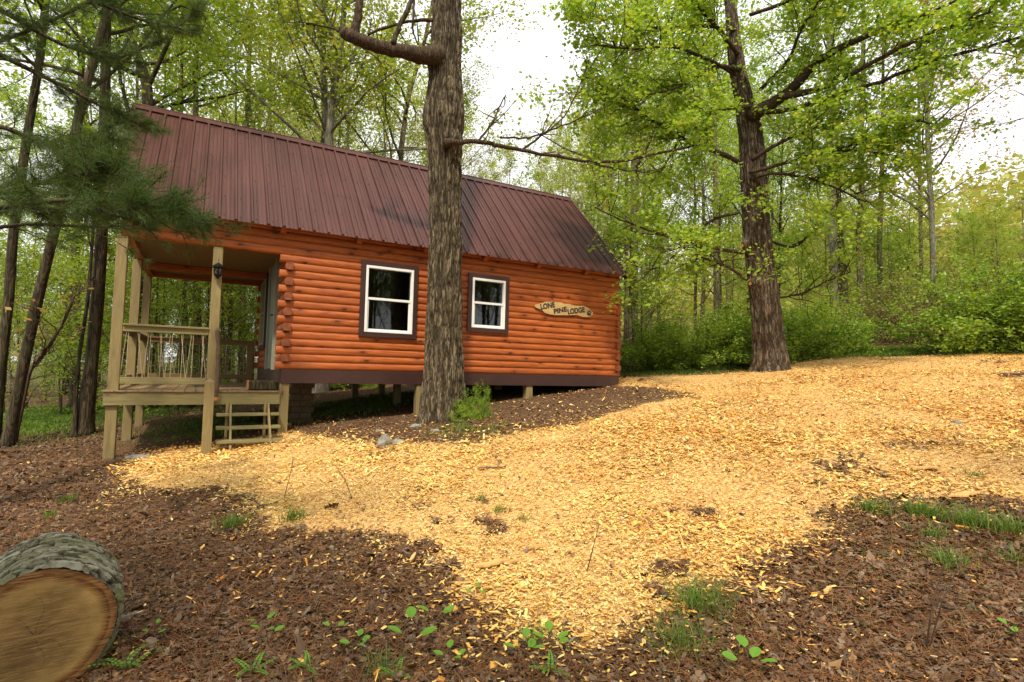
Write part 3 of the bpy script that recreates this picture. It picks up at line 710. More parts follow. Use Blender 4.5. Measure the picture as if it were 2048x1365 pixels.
# stairs
m0 = None
st = [(831, -.18), (858, -.40), (886, -.62)]
stairs = None
for i, (v, Yt) in enumerate(st):
    q0 = pY(433, v, Yt); z = q0[2]; m = MB(); x0 = P2+.09; x1 = -0.02
    m.box((x0, Yt-.0, z-.02), (x1, Yt+.21, z+.02), bev=.004); o = cpart(m, 'tread', M_lum, stairs)
    if i == 0: stairs = o; o.name = 'stairs'
for u in (452, 528):
    q = pY(u, 860, -.05); m = MB(); 
    m.box((q[0]-.02, -.085, gz(q[0], -.1)), (q[0]+.02, -.045, ZRIM+.03), bev=.003)
    m.beam((q[0]+.045, -.62, gz(q[0], -.7)+.06), (q[0]+.045, -.02, ZRIM-.02), .03, .10)
    cpart(m, 'stringer', M_lumz, stairs)
# newel post with pyramid top
q = pY(409, 900, -.66); m = MB(); w = .062; zt2 = pY(415, 765, -.66)[2]; nxp = q[0]+.02
m.box((nxp-w, -.66-w, gz(nxp, -.66)), (nxp+w, -.66+w, zt2), bev=.004)
m.poly([(nxp-w, -.66-w, zt2+.001), (nxp+w, -.66-w, zt2+.001), (nxp+w, -.66+w, zt2+.001), (nxp-w, -.66+w, zt2+.001), (nxp, -.66, zt2+.06)], [[0, 1, 4], [1, 2, 4], [2, 3, 4], [3, 0, 4], [3, 2, 1, 0]])
cpart(m, 'newel_post', M_lumz)
# small post beyond the uphill end
m = MB(); q = pY(1245, 755, 4.2); m.box((q[0]-.06, 4.14, gz(q[0], 4.2)), (q[0]+.06, 4.26, 1.02), bev=.005)
o = m.build('wooden_post', M_lumz, origin=(q[0], 4.2, gz(q[0], 4.2))); tag(o, 'pale square post standing just beyond the uphill corner of the cabin', 'post')

# ------------------------------------------------------------------ things on the porch and the wall
q = pY(436, 543, -.03); lx, lz = q[0], q[2]; ly = -.075
lan = thing('lantern', 'small black lantern hanging from a hook on the middle porch post', 'lantern', (lx, ly, lz-.13)); lo = (lx, ly, lz-.13)
def lathe(mb, prof, c, n=20):
    th = np.arange(n)*2*math.pi/n; V = [(c[0]+r*math.cos(t), c[1]+r*math.sin(t), c[2]+z) for r, z in prof for t in th]; k = len(prof)
    mb.poly(V, [[i*n+j, i*n+(j+1) % n, (i+1)*n+(j+1) % n, (i+1)*n+j] for i in range(k-1) for j in range(n)])
m = MB(); lathe(m, [(.001, .26), (.02, .245), (.035, .235), (.098, .185), (.098, .178), (.06, .18), (.001, .18)], lo); m.build('lantern_roof', M_black, lan, origin=lo)
m = MB(); lathe(m, [(.001, .0), (.012, .01), (.03, .04), (.058, .065), (.06, .075), (.001, .076)], lo); m.build('lantern_base', M_black, lan, origin=lo)
m = MB()
for k in range(8):
    t = k*math.pi/4; m.tube([(lx+.055*math.cos(t), ly+.055*math.sin(t), lo[2]+z) for z in (.07, .12, .18)], .003, 5)
for z in (.105, .14): m.tube([(lx+.056*math.cos(t), ly+.056*math.sin(t), lo[2]+z) for t in np.linspace(0, 6.29, 20)], .003, 5)
m.build('cage', M_black, lan, origin=lo)
m = MB(); lathe(m, [(.001, .078), (.04, .08), (.045, .12), (.04, .17), (.001, .175)], lo); m.build('lamp_glass', M_glass, lan, origin=lo)
m = MB(); m.tube([(lx, ly, lo[2]+.25), (lx, ly, lo[2]+.29), (lx, ly+.02, lo[2]+.31), (lx, ly+.065, lo[2]+.305)], .004, 6); m.build('hook', M_black, lan, origin=lo)
# walking stick
pts = [pY(434, 655, -.06), pY(437, 690, -.05), pY(436, 730, -.07), pY(434, 770, -.1), pY(431, 799, -.11)]
pts = np.array([np.interp(np.linspace(0, 4, 17), range(5), [p[i] for p in pts]) for i in range(3)]).T
m = MB(); m.tube(pts, [.012]+[.032+.005*math.sin(i*1.7) for i in range(16)], 12)
s_ = m.build('wooden_stick', M_twig, smooth=True, origin=tuple(pts[-1])); tag(s_, 'peeled crooked branch leaning against the middle porch post', 'stick')
m = MB(); e = pts[-1]; m.tube([e+(0, 0, .035), e-(0, 0, .012)], [.04, .036], 12); m.build('cut_end', M_cut, s_, origin=tuple(pts[-1]))
# wood block on the deck
q0 = pY(494, 778, .25); m = MB(); m.box((q0[0], .12, ZDECK+.028), (q0[0]+.42, .36, ZDECK+.185), bev=.02)
o = m.build('wood_block', M_barkd, origin=(q0[0], .2, ZDECK+.028)); tag(o, 'squared reddish block of wood lying on the deck beside the doorway', 'wood block'); m = MB(); m.box((q0[0]-.006, .125, ZDECK+.033), (q0[0]+.02, .355, ZDECK+.181), bev=.012); m.build('cut_end', M_cut, o, origin=(q0[0], .2, ZDECK+.028))
# the sign
sp = [(300, 330), (330, 300), (420, 282), (470, 262), (540, 240), (620, 246), (700, 245), (860, 262), (900, 285), (1020, 290), (1060, 305), (1120, 322), (1220, 330), (1300, 325), (1350, 345), (1390, 365), (1440, 410), (1490, 460), (1495, 500), (1450, 545), (1380, 560), (1290, 555), (1170, 515), (1040, 520), (900, 520), (720, 520), (600, 500), (500, 465), (470, 430), (440, 410), (330, 365)]
def sg(x, y, Yp): return pY(1040+x*200/2048, 580+y*200/2048, Yp)
YS = -.062
f = np.array([sg(x, y, YS) for x, y in sp]); k = len(f); bk = f + [0, .022, 0]
so_ = thing('wall_sign', 'wooden cabin name sign with black letters and paw print on the log wall', 'sign', tuple(f.mean(0)))
oo = tuple(f.mean(0))
m = MB(); m.poly(np.r_[f, bk], [list(range(k))[::-1], list(range(k, 2*k))] + [[i, (i+1) % k, k+(i+1) % k, k+i] for i in range(k)])
m.build('board', m_wood('sign_board', (0.50, 0.33, 0.13), (0.62, 0.44, 0.20), (0.3, 0.15, 0.05), 0, .3), so_, origin=oo)
M_ink = m_plain('black_lettering', (0.012, 0.012, 0.02), .5, .1)
def word(txt, px):
    """px: lower left, lower right, upper left on the photo's sign"""
    cu = D0.curves.new('txt', 'FONT'); cu.body = txt; cu.extrude = 0.0; cu.offset = 0.045; cu.space_character = 1.02
    to = D0.objects.new('txt', cu); COL.objects.link(to); bpy.context.view_layer.update()
    me = to.evaluated_get(bpy.context.evaluated_depsgraph_get()).to_mesh()
    V = np.array([v.co[:] for v in me.vertices]); F = [list(p.vertices) for p in me.polygons]
    D0.objects.remove(to); D0.curves.remove(cu)
    mn, mx = V.min(0), V.max(0); s = (V[:, 0]-mn[0])/(mx[0]-mn[0]); t = (V[:, 1]-mn[1])/(mx[1]-mn[1])
    a, b, c = [np.array(sg(x, y, YS-.004)) for x, y in px]
    W = a + s[:, None]*(b-a) + t[:, None]*(c-a)
    m = MB(); n = len(W); m.poly(np.r_[W, W+[0, .0035, 0]], [f[::-1] for f in F]); m.build('lettering', M_ink, so_, origin=oo)
word('LONE', [(430, 408), (722, 362), (412, 292)])
word('PINE', [(700, 500), (968, 442), (684, 398)])
word('LODGE', [(985, 508), (1332, 462), (970, 392)])
m = MB()
def blob(cx, cy, rx, ry, rot=0):
    t = np.linspace(0, 2*math.pi, 17)[:-1]; x = cx+rx*np.cos(t)*math.cos(rot)-ry*np.sin(t)*math.sin(rot); y = cy+rx*np.cos(t)*math.sin(rot)+ry*np.sin(t)*math.cos(rot)
    m.poly([sg(a, b, YS-.004) for a, b in zip(x, y)], [list(range(16))])
for a in ((1415, 503, 40, 28, .2), (1382, 468, 11, 19, -.3), (1403, 446, 11, 20, -.1), (1430, 445, 11, 20, .1), (1451, 466, 11, 19, .4), (1376, 440, 4, 12, -.3), (1400, 415, 4, 13, -.1), (1432, 412, 4, 13, .1), (1458, 436, 4, 12, .4)): blob(*a)
m.build('paw_print', M_ink, so_, origin=oo)
# ------------------------------------------------------------------ trees
def nrm(v): return v/(np.linalg.norm(v)+1e-9)
def grow(r, start, d, length, rad, k=6, wander=0.18, lift=0.05, tip=0.25):
    """one wandering branch -> points, radii"""
    pts = [np.array(start, float)]; d = nrm(np.array(d, float)); st = length/(k-1)
    for i in range(k-1):
        d = nrm(d + r.normal(0, wander, 3) + [0, 0, lift]); pts.append(pts[-1]+d*st)
    return np.array(pts), rad*np.linspace(1, tip, k)
def interp(pts, t):
    k = len(pts)-1; x = min(max(t, 0), 0.9999)*k; i = int(x); return pts[i]+(pts[i+1]-pts[i])*(x-i), nrm(pts[i+1]-pts[i])
RHOMB = np.array([[-1, 0], [0, -.55], [1, 0], [0, .55]])
MAPLE = np.array([[-1, 0], [-.5, -.35], [-.35, -.95], [.05, -.5], [.35, -.75], [.45, -.3], [1, 0], [.45, .3], [.35, .75], [.05, .5], [-.35, .95], [-.5, .35]])
def leaf_mesh(mb, P, size, r, shape=RHOMB, flat=0.8):
    """leaf shaped faces with random facing round each point; flat < 1 keeps them nearer level"""
    n = len(P); a = r.normal(0, 1, (n, 3)); a[:, 2] *= flat*0.6; a /= np.linalg.norm(a, axis=1, keepdims=True)
    nn = r.normal(0, 1, (n, 3))*[flat, flat, 1] + [0, 0, 0.6]; b = np.cross(nn, a); b /= np.linalg.norm(b, axis=1, keepdims=True)+1e-9
    s = (size*r.uniform(0.6, 1.3, n))[:, None, None]; k = len(shape)
    V = P[:, None] + s*(shape[None, :, :1]*a[:, None] + shape[None, :, 1:]*b[:, None])
    if k > 4:   # fold along the midrib
        c = np.cross(a, b); V = V + s*np.abs(shape[None, :, 1:])*c[:, None]*r.uniform(-.5, .5, (n, 1, 1))
    mb.add(V.reshape(-1, 3), np.arange(n*k).reshape(n, k))
def tree_geo(r, path, rad, crown_from, nprim, nleaf, leaf, spread=1.0, elev=(15, 60), blen=0.3, second=5, wood_n=10, shape=RHOMB, top=True, scatter=0.3, bark_bump=0.06, twig_n=4, flat=.8):
    path = np.asarray(path, float); k = len(path)
    # fine trunk with an irregular girth and a root flare
    m = max(24, k*8); tt = np.linspace(0, k-1, m)
    sm = np.array([np.interp(tt, range(k), path[:, i]) for i in range(3)]).T; rr = np.interp(tt, range(k), rad)
    for _ in range(3): sm[1:-1] = (sm[:-2]+sm[1:-1]*2+sm[2:])/4
    h = sm[:, 2]-sm[0, 2]; rr = rr*(1+0.45*np.exp(-h/0.22))
    rr = rr*(1+bark_bump*(vnoise(h*1.2, r.uniform(0, 99), 0, 4)-.5)*2)
    wood = MB(); wood.tube(sm, rr, wood_n)
    H = path[-1, 2]-path[0, 2]; A = []; W = []
    hs = (sm[:, 2]-sm[0, 2])/H
    for i in range(nprim):
        t = crown_from + (1-crown_from)*((i+r.uniform(0, 1))/nprim)**0.9
        j = int(np.searchsorted(hs, min(t, .999))); j = min(j, m-1); p0 = sm[j]; az = r.uniform(0, 6.283); el = R(r.uniform(*elev))
        d = np.array([math.cos(az)*math.cos(el), math.sin(az)*math.cos(el), math.sin(el)])
        L = H*blen*spread*(0.35+0.9*(1-t)**0.7)*r.uniform(.6, 1.15)
        pp, pr = grow(r, p0, d, L, min(rr[j]*.5, .02+L*.011), 7, .16, .04)
        wood.tube(pp, pr, 5, False)
        for s in range(second):
            t2 = r.uniform(.2, 1); q, qd = interp(pp, t2)
            d2 = nrm(qd + r.normal(0, .6, 3)); l2 = L*r.uniform(.2, .5)
            sp_, sr = grow(r, q, d2, l2, pr[0]*.35*(1.1-t2*.6), 5, .2, .02)
            wood.tube(sp_, np.maximum(sr, .004), 4, False)
            for w in range(twig_n):
                q3, qd3 = interp(sp_, r.uniform(.15, 1)); tp, tr = grow(r, q3, nrm(qd3+r.normal(0, .7, 3)), l2*r.uniform(.25, .6), .006, 3, .2, 0)
                wood.tube(tp, np.maximum(tr, .003), 3, False); A.append(tp[1]); A.append(tp[2]); W += [l2*.25]*2
            A.append(sp_[-1]); W.append(l2*.3)
    A = np.array(A); idx = r.integers(0, len(A), nleaf)
    P = A[idx] + r.normal(0, 1, (nleaf, 3))*np.clip(np.array(W)[idx], .08, scatter)[:, None]
    cr = MB(); leaf_mesh(cr, P, leaf, r, shape, flat)
    return wood, cr
def straight(H, r, lean=.03, k=7, r0=.16):
    p = np.zeros((k, 3)); p[:, 2] = np.linspace(0, H, k); p[1:, :2] = np.cumsum(r.normal(0, lean*H/k, (k-1, 2)), 0)
    return p, r0*(1-np.linspace(0, 1, k)*.85)
r = np.random.default_rng(11)
PROTO = {}
def proto(key, H, r0, cf, npr, nl, leaf, bark, lmat, **kw):
    path, rad = straight(H, r, r0=r0)
    w, c = tree_geo(r, path, rad, cf, npr, nl, leaf, **kw)
    t = D0.objects.new(key, None)
    PROTO[key] = (w, c, bark, lmat, H)
    return t
def realise(key, name):
    w, c, bark, lmat, H = PROTO[key]
    if not isinstance(w, tuple):
        to = w.build('trunk', bark, smooth=True); co = c.build('crown', lmat)
        PROTO[key] = ((to, co), None, bark, lmat, H); first = True
        return to, co
    to, co = w[0].copy(), w[1].copy(); COL.objects.link(to); COL.objects.link(co); return to, co
def plant(key, name, loc, H, label, cat='tree', group=None, rot=None, fat=1.0):
    t = thing(name, label, cat, loc, group); s = H/PROTO[key][4]; t.scale = (s*fat, s*fat, s); t.rotation_euler = (r.normal(0, .03), r.normal(0, .03), r.uniform(0, 6.28) if rot is None else rot)
    a, b = realise(key, name); a.parent = t; b.parent = t
    return t
for i in range(4):
    proto('slim%d' % i, 16, .10+.02*i, .14, 28, 8000, .062, [M_bark, M_barkd, M_bark, M_barkg][i], [L_yel, L_grn, L_yel, L_yel][i], elev=(20, 62), blen=.25)
proto('tall0', 18, .14, .2, 28, 8200, .064, M_bark, L_grn, elev=(15, 55), blen=.26)
proto('tall1', 18, .16, .26, 26, 9500, .064, M_bark, L_yel, elev=(25, 65), blen=.26)
proto('bare', 16, .13, .2, 30, 3800, .05, M_barkg, L_tan, elev=(25, 65), blen=.36, second=6)
proto('sap0', 5, .035, .1, 16, 3600, .042, M_twig, L_grn, elev=(5, 50), blen=.45, second=4, wood_n=6, scatter=.2)
proto('sap1', 6, .04, .15, 16, 3600, .042, M_twig, L_yel, elev=(10, 60), blen=.4, second=4, wood_n=6, scatter=.2)
def bush_proto(key, Rr, H, n, leaf, lmat):
    w = MB(); A = []
    for i in range(46):
        az = r.uniform(0, 6.28); rr0 = r.uniform(0, .25)*Rr; p0 = np.array([math.cos(az)*rr0, math.sin(az)*rr0, 0])
        el = R(r.uniform(25, 85)); pp, pr = grow(r, p0, (math.cos(az)*math.cos(el), math.sin(az)*math.cos(el), math.sin(el)), r.uniform(.6, 1.1)*max(Rr, H), .012, 7, .15, -.10, .4)
        pp[:, 2] = np.abs(pp[:, 2]); w.tube(pp, pr, 4, False); A.append(pp[2:])
        for s in range(5):
            q, qd = interp(pp, r.uniform(.3, 1)); sp_, sr = grow(r, q, nrm(qd+r.normal(0, .7, 3)), .4*Rr*r.uniform(.4, 1), .006, 4, .2, -.03); sp_[:, 2] = np.abs(sp_[:, 2]); w.tube(sp_, sr, 3, False); A.append(sp_[1:])
    A = np.concatenate(A); idx = r.integers(0, len(A), n); P = A[idx]+r.normal(0, .075, (n, 3)); P[:, 2] = np.abs(P[:, 2])+.02; P = P[fbm(P[:, 0]*3.2+9, P[:, 1]*3.2, P[:, 2]*3.2, 8, 3) > .44]
    c = MB(); leaf_mesh(c, P, leaf, r); PROTO[key] = (w, c, M_twig, lmat, H)
bush_proto('bush0', 1.6, 1.6, 16000, .037, L_bush); bush_proto('bush1', 1.3, 1.9, 15000, .036, L_bush); bush_proto('bush3', 1.5, 1.6, 12000, .037, L_lime); bush_proto('brush', 1.5, 1.2, 7000, .03, L_brush); bush_proto('bush2', 1.5, 1.3, 12000, .036, L_grn)

def hero(name, px, D, label, cf=.3, npr=16, nleaf=6000, leaf=.06, bark=M_bark, lmat=L_yel, Htot=None, group=None, cat='tree', **kw):
    """px: (u, v, width in photo pixels) from the foot up; D: depth in metres"""
    P = [pD(u, v, D) for u, v, w in px]; rad = [w/2*(.62 if D < 12 else .8)*D/FPX for u, v, w in px]
    base = P[0].copy(); base[2] = float(hgt(base[0], base[1]))-.05
    P[0] = base
    if Htot:
        d = nrm(P[-1]-P[-2]); d = nrm(d*.6+np.array([0, 0, .4])); rest = Htot-(P[-1][2]-base[2])
        if rest > 1:
            for i in range(1, 4): P.append(P[-1]+d*rest/3); rad.append(rad[-1]*.72)
    P = np.array(P)-base
    w, c = tree_geo(r, P, rad, cf, npr, nleaf, leaf, **kw)
    t = thing(name, label, cat, base, group)
    w.build('trunk', bark, t, True); c.build('crown', lmat, t); return t
# woods on the left, beside the porch
hero('leaning_tree', [(14, 888, 34), (45, 740, 30), (75, 600, 29), (112, 450, 27), (138, 330, 26), (165, 200, 25), (205, 60, 23), (225, -30, 20)], 9.6, 'thin dark tree leaning right, second from the left edge, foot at the grass', .45, 14, 7000, bark=M_barkd, lmat=L_grn, Htot=13)
hero('leaning_tree', [(-12, 870, 34), (5, 700, 28), (18, 600, 27), (25, 480, 26), (50, 300, 24), (80, 120, 22), (95, -30, 20)], 9.8, 'dark tree at the very left edge of the clearing, curving upward', .45, 14, 7000, bark=M_barkd, lmat=L_grn, Htot=13)
hero('double_trunk_tree', [(165, 868, 54), (182, 740, 38), (195, 600, 36), (203, 480, 34), (208, 300, 32), (212, 100, 28), (214, -30, 24)], 10.6, 'thick rough barked tree just left of the front porch post', .42, 16, 9000, bark=M_barkd, lmat=L_grn, Htot=14)
hero('thin_tree', [(150, 868, 13), (152, 780, 12), (160, 700, 11), (176, 600, 10), (188, 440, 9), (190, 300, 8)], 10.4, 'slim stem growing against the thick tree left of the porch', .5, 8, 1500, bark=M_barkd, lmat=L_grn)
hero('dead_sapling', [(28, 878, 14), (45, 810, 12), (60, 740, 11), (100, 690, 9), (130, 640, 8), (150, 590, 6)], 9.9, 'reddish bare sapling with many crooked branches between the leaning trees', .12, 14, 60, bark=M_red, lmat=L_tan, second=5, blen=.4, elev=(20, 70))
hero('thin_tree', [(150, 800, 24), (152, 650, 20), (150, 450, 17), (160, 200, 14)], 16, 'dark straight trunk in the woods behind the leaning trees', .5, 12, 5000, bark=M_barkd, lmat=L_grn, Htot=15)
hero('thin_tree', [(300, 240, 26), (300, 180, 25), (255, 60, 18), (260, -40, 15)][::1], 14, 'forked dark tree rising behind the left end of the roof', .4, 14, 7000, bark=M_barkd, lmat=L_grn, Htot=15)
hero('thin_tree', [(395, 760, 20), (395, 650, 19), (393, 500, 17), (390, 300, 15)], 17, 'brown trunk seen through the porch beside the middle post', .4, 12, 6000, lmat=L_yel, Htot=16)
hero('thin_tree', [(375, 780, 14), (372, 700, 13), (368, 550, 12), (362, 300, 10)], 16, 'slim trunk seen between the porch posts above the rope railing', .4, 12, 5000, lmat=L_yel, Htot=16)
hero('thin_tree', [(483, 790, 20), (484, 650, 18), (487, 480, 16), (492, 300, 14)], 18, 'pale brown trunk seen through the porch next to the doorway window', .4, 12, 6000, lmat=L_yel, Htot=17)
hero('forest_tree', [(640, 822, 34), (645, 770, 31), (650, 600, 26), (655, 430, 22), (657, 290, 20), (664, 200, 17), (682, 100, 14), (692, -30, 12)], 15.5, 'forked tree rising behind the roof left of the big oak', .45, 22, 9000, bark=M_barkg, lmat=L_yel, Htot=14)
hero('forest_tree', [(655, 800, 20), (655, 500, 18), (655, 300, 15), (648, 180, 14), (643, 60, 13), (640, -30, 12)], 15.9, 'slender pale stem close beside the forked tree behind the roof', .45, 16, 6000, bark=M_barkg, lmat=L_yel, Htot=14)
hero('forest_tree', [(795, 800, 16), (800, 400, 14), (802, 300, 13), (815, 200, 11), (850, 80, 9), (870, -20, 8)], 16.5, 'tree with spreading limbs behind the roof just left of the big oak', .4, 22, 8000, lmat=L_yel, Htot=14)
hero('forest_tree', [(1265, 700, 26), (1267, 600, 24), (1268, 480, 22), (1270, 300, 18), (1272, 150, 14)], 17.5, 'furrowed tree standing just beyond the uphill corner of the cabin', .35, 18, 9000, lmat=L_grn, Htot=15)
hero('forest_tree', [(1252, 705, 12), (1252, 600, 11), (1253, 480, 10), (1253, 300, 8)], 17, 'thin stem beside the furrowed tree at the cabin corner', .35, 10, 4000, lmat=L_grn, Htot=12)
hero('forest_tree', [(1435, 655, 17), (1433, 560, 15), (1432, 450, 13), (1430, 300, 11)], 20, 'straight trunk above the shrubs halfway between cabin and maple', .3, 18, 9000, lmat=L_grn, Htot=16)
hero('forest_tree', [(1672, 625, 20), (1668, 560, 20), (1664, 440, 19), (1660, 250, 16)], 22, 'pale grey trunk, left one of the pair beyond the maple', .45, 14, 6000, bark=M_barkg, lmat=L_grn, Htot=16)
hero('forest_tree', [(1690, 625, 20), (1686, 560, 20), (1678, 470, 19), (1668, 250, 16)], 22.6, 'grey brown trunk, right one of the pair beyond the maple', .45, 14, 6000, bark=M_bark, lmat=L_grn, Htot=16)
hero('forest_tree', [(1725, 620, 16), (1720, 540, 14), (1717, 470, 13), (1722, 400, 12), (1725, 200, 10)], 21, 'slightly bent brown tree right of the pale pair of trunks', .3, 16, 5000, bark=M_bark, lmat=L_grn, Htot=15)
hero('forest_tree', [(1762, 620, 13), (1760, 540, 12), (1759, 480, 12), (1764, 350, 10), (1766, 200, 8)], 22, 'slim straight tree above the shrubs in front of the far hill', .3, 16, 4000, bark=M_bark, lmat=L_yel, Htot=15)
hero('forest_tree', [(1842, 585, 10), (1842, 500, 9), (1840, 400, 8), (1838, 250, 7)], 24, 'thin brown tree with orange buds left of the tall pale tree', .25, 22, 3500, bark=M_bark, lmat=L_tan, Htot=13)
hero('forest_tree', [(1868, 590, 14), (1866, 500, 13), (1862, 400, 12), (1856, 300, 11), (1852, 150, 9), (1848, 60, 7)], 20, 'tall pale nearly bare tree in front of the hillside', .3, 26, 3500, bark=M_barkg, lmat=L_tan, Htot=13)
hero('bare_tree', [(2240, 640, 20), (2235, 500, 18), (2225, 350, 15), (2215, 200, 12)], 17, 'nearly leafless tree outside the right edge reaching long branches inward', .1, 40, 5000, bark=M_bark, lmat=L_tan, Htot=16, blen=.55, elev=(25, 60), second=7)
# white flowering tree behind the roof end
def dogwood():
    b = pD(1165, 700, 17); b[2] = float(hgt(b[0], b[1])); H = pD(1165, 395, 17)[2]-b[2]
    path, rad = straight(H, r, r0=.06)
    w, c = tree_geo(r, path, rad, .55, 16, 2600, .05, elev=(5, 45), blen=.22, scatter=.18)
    t = thing('dogwood_tree', 'white blossoming tree showing just above the end of the roof', 'tree', b); w.build('trunk', M_bark, t, True); c.build('crown', L_white, t)
dogwood()
# filler woods
GR = 'spring trees in the woods around the cabin'
def vtop(u):
    return np.interp(u, [-400, 380, 420, 560, 860, 900, 950, 1070, 1120, 1180, 1260, 1500, 1750, 1850, 2100, 2500], [-250, -120, 40, -40, 20, 180, 330, 310, 180, 190, 160, 90, 400, 450, 400, 360])
n = 0; placed = []
LAB = {0: 'slender yellow green tree in the woods left of the cabin', 1: 'slender yellow green tree in the woods behind the roof', 2: 'leafy green tree in the woods behind the maple', 3: 'small yellowish tree at the foot of the far hillside'}
tries = 0
while n < 108 and tries < 12000:
    tries += 1
    D = 13+ (r.uniform(0, 1)**1.3)*40; u = r.uniform(-500, 2500)
    if 1290 < u < 1960 and D < 24: continue
    if u < 900 and r.uniform() < .58: continue
    q = pD(u, 760, D); x, y = q[0], q[1]
    if -3.5 < x < 9 and y < WID+2.2: continue
    if any((x-a)**2+(y-b)**2 < (1.5+D*.03)**2 for a, b in placed): continue
    gzv = float(hgt(x, y)); H = CAM[2]+D*(745-vtop(u)-r.uniform(-60, 90))/FPX-gzv
    if H < 4: continue
    H = min(H, 21)
    reg = 0 if u < 400 else 1 if u < 1230 else 2 if u < 1800 else 3
    key = ['slim1', 'tall0', 'slim1', 'slim0', 'slim2', 'tall0'][r.integers(0, 6)] if reg == 0 else ['slim0', 'slim2', 'slim3', 'tall1', 'bare', 'slim0'][r.integers(0, 6)] if reg == 1 else ['slim1', 'tall0', 'slim0', 'slim1', 'tall0', 'slim2'][r.integers(0, 6)] if reg == 2 else ['bare', 'slim2', 'slim3', 'slim1'][r.integers(0, 4)]
    plant(key, 'forest_tree', (x, y, gzv-.05), H, LAB[reg], 'tree', LAB[reg].replace('tree', 'trees')); placed.append((x, y)); n += 1
n = 0; tries = 0
while n < 150 and tries < 9000:
    tries += 1
    D = 12+r.uniform(0, 1)*24; u = r.uniform(-150, 2250) if n > 60 else r.uniform(-60, 620)
    if 560 < u < 1000 and D < 16: continue
    q = pD(u, 760, D); x, y = q[0], q[1]
    if (-3.3 < x < 8.5 and y < WID+1.2) or mulch_mask(np.array([x]), np.array([y]))[0] > .01: continue
    if u > 1290 and D < 19: continue
    H = r.uniform(2.5, 6)
    lab = 'leafy green sapling in the understory left of the cabin' if u < 620 else 'leafy sapling in the understory behind the cabin' if u < 1240 else 'leafy green sapling in the understory beyond the shrubs'
    plant('sap%d' % (r.uniform() < .45), 'sapling', (x, y, float(hgt(x, y))-.03), H, lab, 'sapling', lab.replace('sapling', 'saplings')); n += 1
# trees behind the viewer, mirrored in the panes and on the roof
for k in range(60):
    x = CAM[0]+r.uniform(-22, 30); y = CAM[1]-r.uniform(3, 26)
    sy = max(0, -7-y); sx = x+sy*.67
    if y > -20 and -1.2 < sx+2 and sx < 12.5: continue
    plant(['tall0', 'slim1', 'tall1', 'slim0'][k % 4], 'forest_tree', (x, y, float(hgt(x, y))-.05), r.uniform(13, 18), 'tree added across the clearing from the cabin for its shade and reflection', 'tree', 'trees in the woods across the clearing')
for (x, y, H) in ((-5.8, -11.8, 13), (-4.2, -14.5, 12), (.2, -15.8, 12.5), *[(2+k*1.6+r.uniform(-.6, .6), -22.5-(k % 3)*2.2, r.uniform(12, 15)) for k in range(13)]):  # added out of view: first few shade the foreground, the row darkens pane reflections
    plant('tall1', 'forest_tree', (x, y, float(hgt(x, y))-.05), H, 'tree added across the clearing from the cabin for its shade and reflection', 'tree', 'trees in the woods across the clearing')
# shrubs
SH = [(1300, 735, 15.2, 'bush0', 1.5, 'rounded green shrub closest to the uphill corner of the cabin'), (1390, 738, 14.6, 'bush1', 1.55, 'green shrub in the middle of the row between cabin and maple'),
      (1465, 735, 14.8, 'bush0', 1.7, 'dense green shrub just left of the maple trunk'), (1345, 715, 18, 'bush3', 1.7, 'light green shrub behind the row near the cabin corner'),
      (1500, 690, 18.5, 'bush3', 1.9, 'yellow green shrub behind the maple trunk'), (1600, 726, 15.5, 'bush0', 1.85, 'dense dark green shrub just right of the maple trunk'), (1655, 722, 16, 'bush1', 1.6, 'low dark green shrub right of the maple at the mulch edge'),
      (1620, 660, 20, 'bush3', 2.1, 'light green shrub under the pale pair of trunks'), (1740, 680, 20, 'brush', 1.7, 'low tangled shrub in the gap right of the maple'), (1800, 660, 22, 'bush3', 2.6, 'tall yellow green shrub at the hill foot'),
      (1850, 690, 17.5, 'brush', 1.9, 'straggly olive shrub left of the dark bush'), (1930, 712, 14, 'bush1', 1.95, 'large dark green bush near the right edge of the mulch'), (2010, 708, 13.2, 'bush0', 2.2, 'large dark green bush filling the right edge above the mulch'),
      (2080, 705, 13.5, 'bush1', 2.3, 'dark green bush cut by the right edge'), (1930, 620, 20, 'bush3', 3.0, 'tall bright green shrub behind the dark bushes'), (2040, 600, 19, 'bush3', 3.2, 'tall bright green shrub behind the dark bushes at the far right'),
      (330, 800, 15, 'bush2', 1.2, 'low shrub seen under the porch deck'), (420, 812, 14.5, 'bush0', 1.0, 'dark low shrub under the porch beyond the stairs'), (700, 800, 16.5, 'bush2', 1.1, 'low shrub seen beneath the cabin floor')]
for (u, v, D, key, H, lab) in SH:
    q = pD(u, v, D); plant(key, 'shrub', (q[0], q[1], float(hgt(q[0], q[1]))-.05), H, lab, 'shrub', 'green shrubs at the edge of the clearing')
# far wooded hillside
hw = MB(); P = []
for i in range(1500):
    x, y = r.uniform(45, 150), r.uniform(-40, 150)
    z0 = float(hgt(x, y)); rr = r.uniform(2.2, 4.2); hh = rr*r.uniform(1.2, 1.9); nn = 60
    a = r.normal(0, 1, (nn, 3)); a /= np.linalg.norm(a, axis=1, keepdims=True); a *= r.uniform(.6, 1.05, (nn, 1))
    P.append(np.array([x, y, z0+hh*1.1]) + a*[rr, rr, hh])
P = np.concatenate(P); leaf_mesh(hw, P, .42, r)
tag(hw.build('distant_woods', L_hill), 'yellow green treetops covering the far hillside', 'woods', kind='stuff')

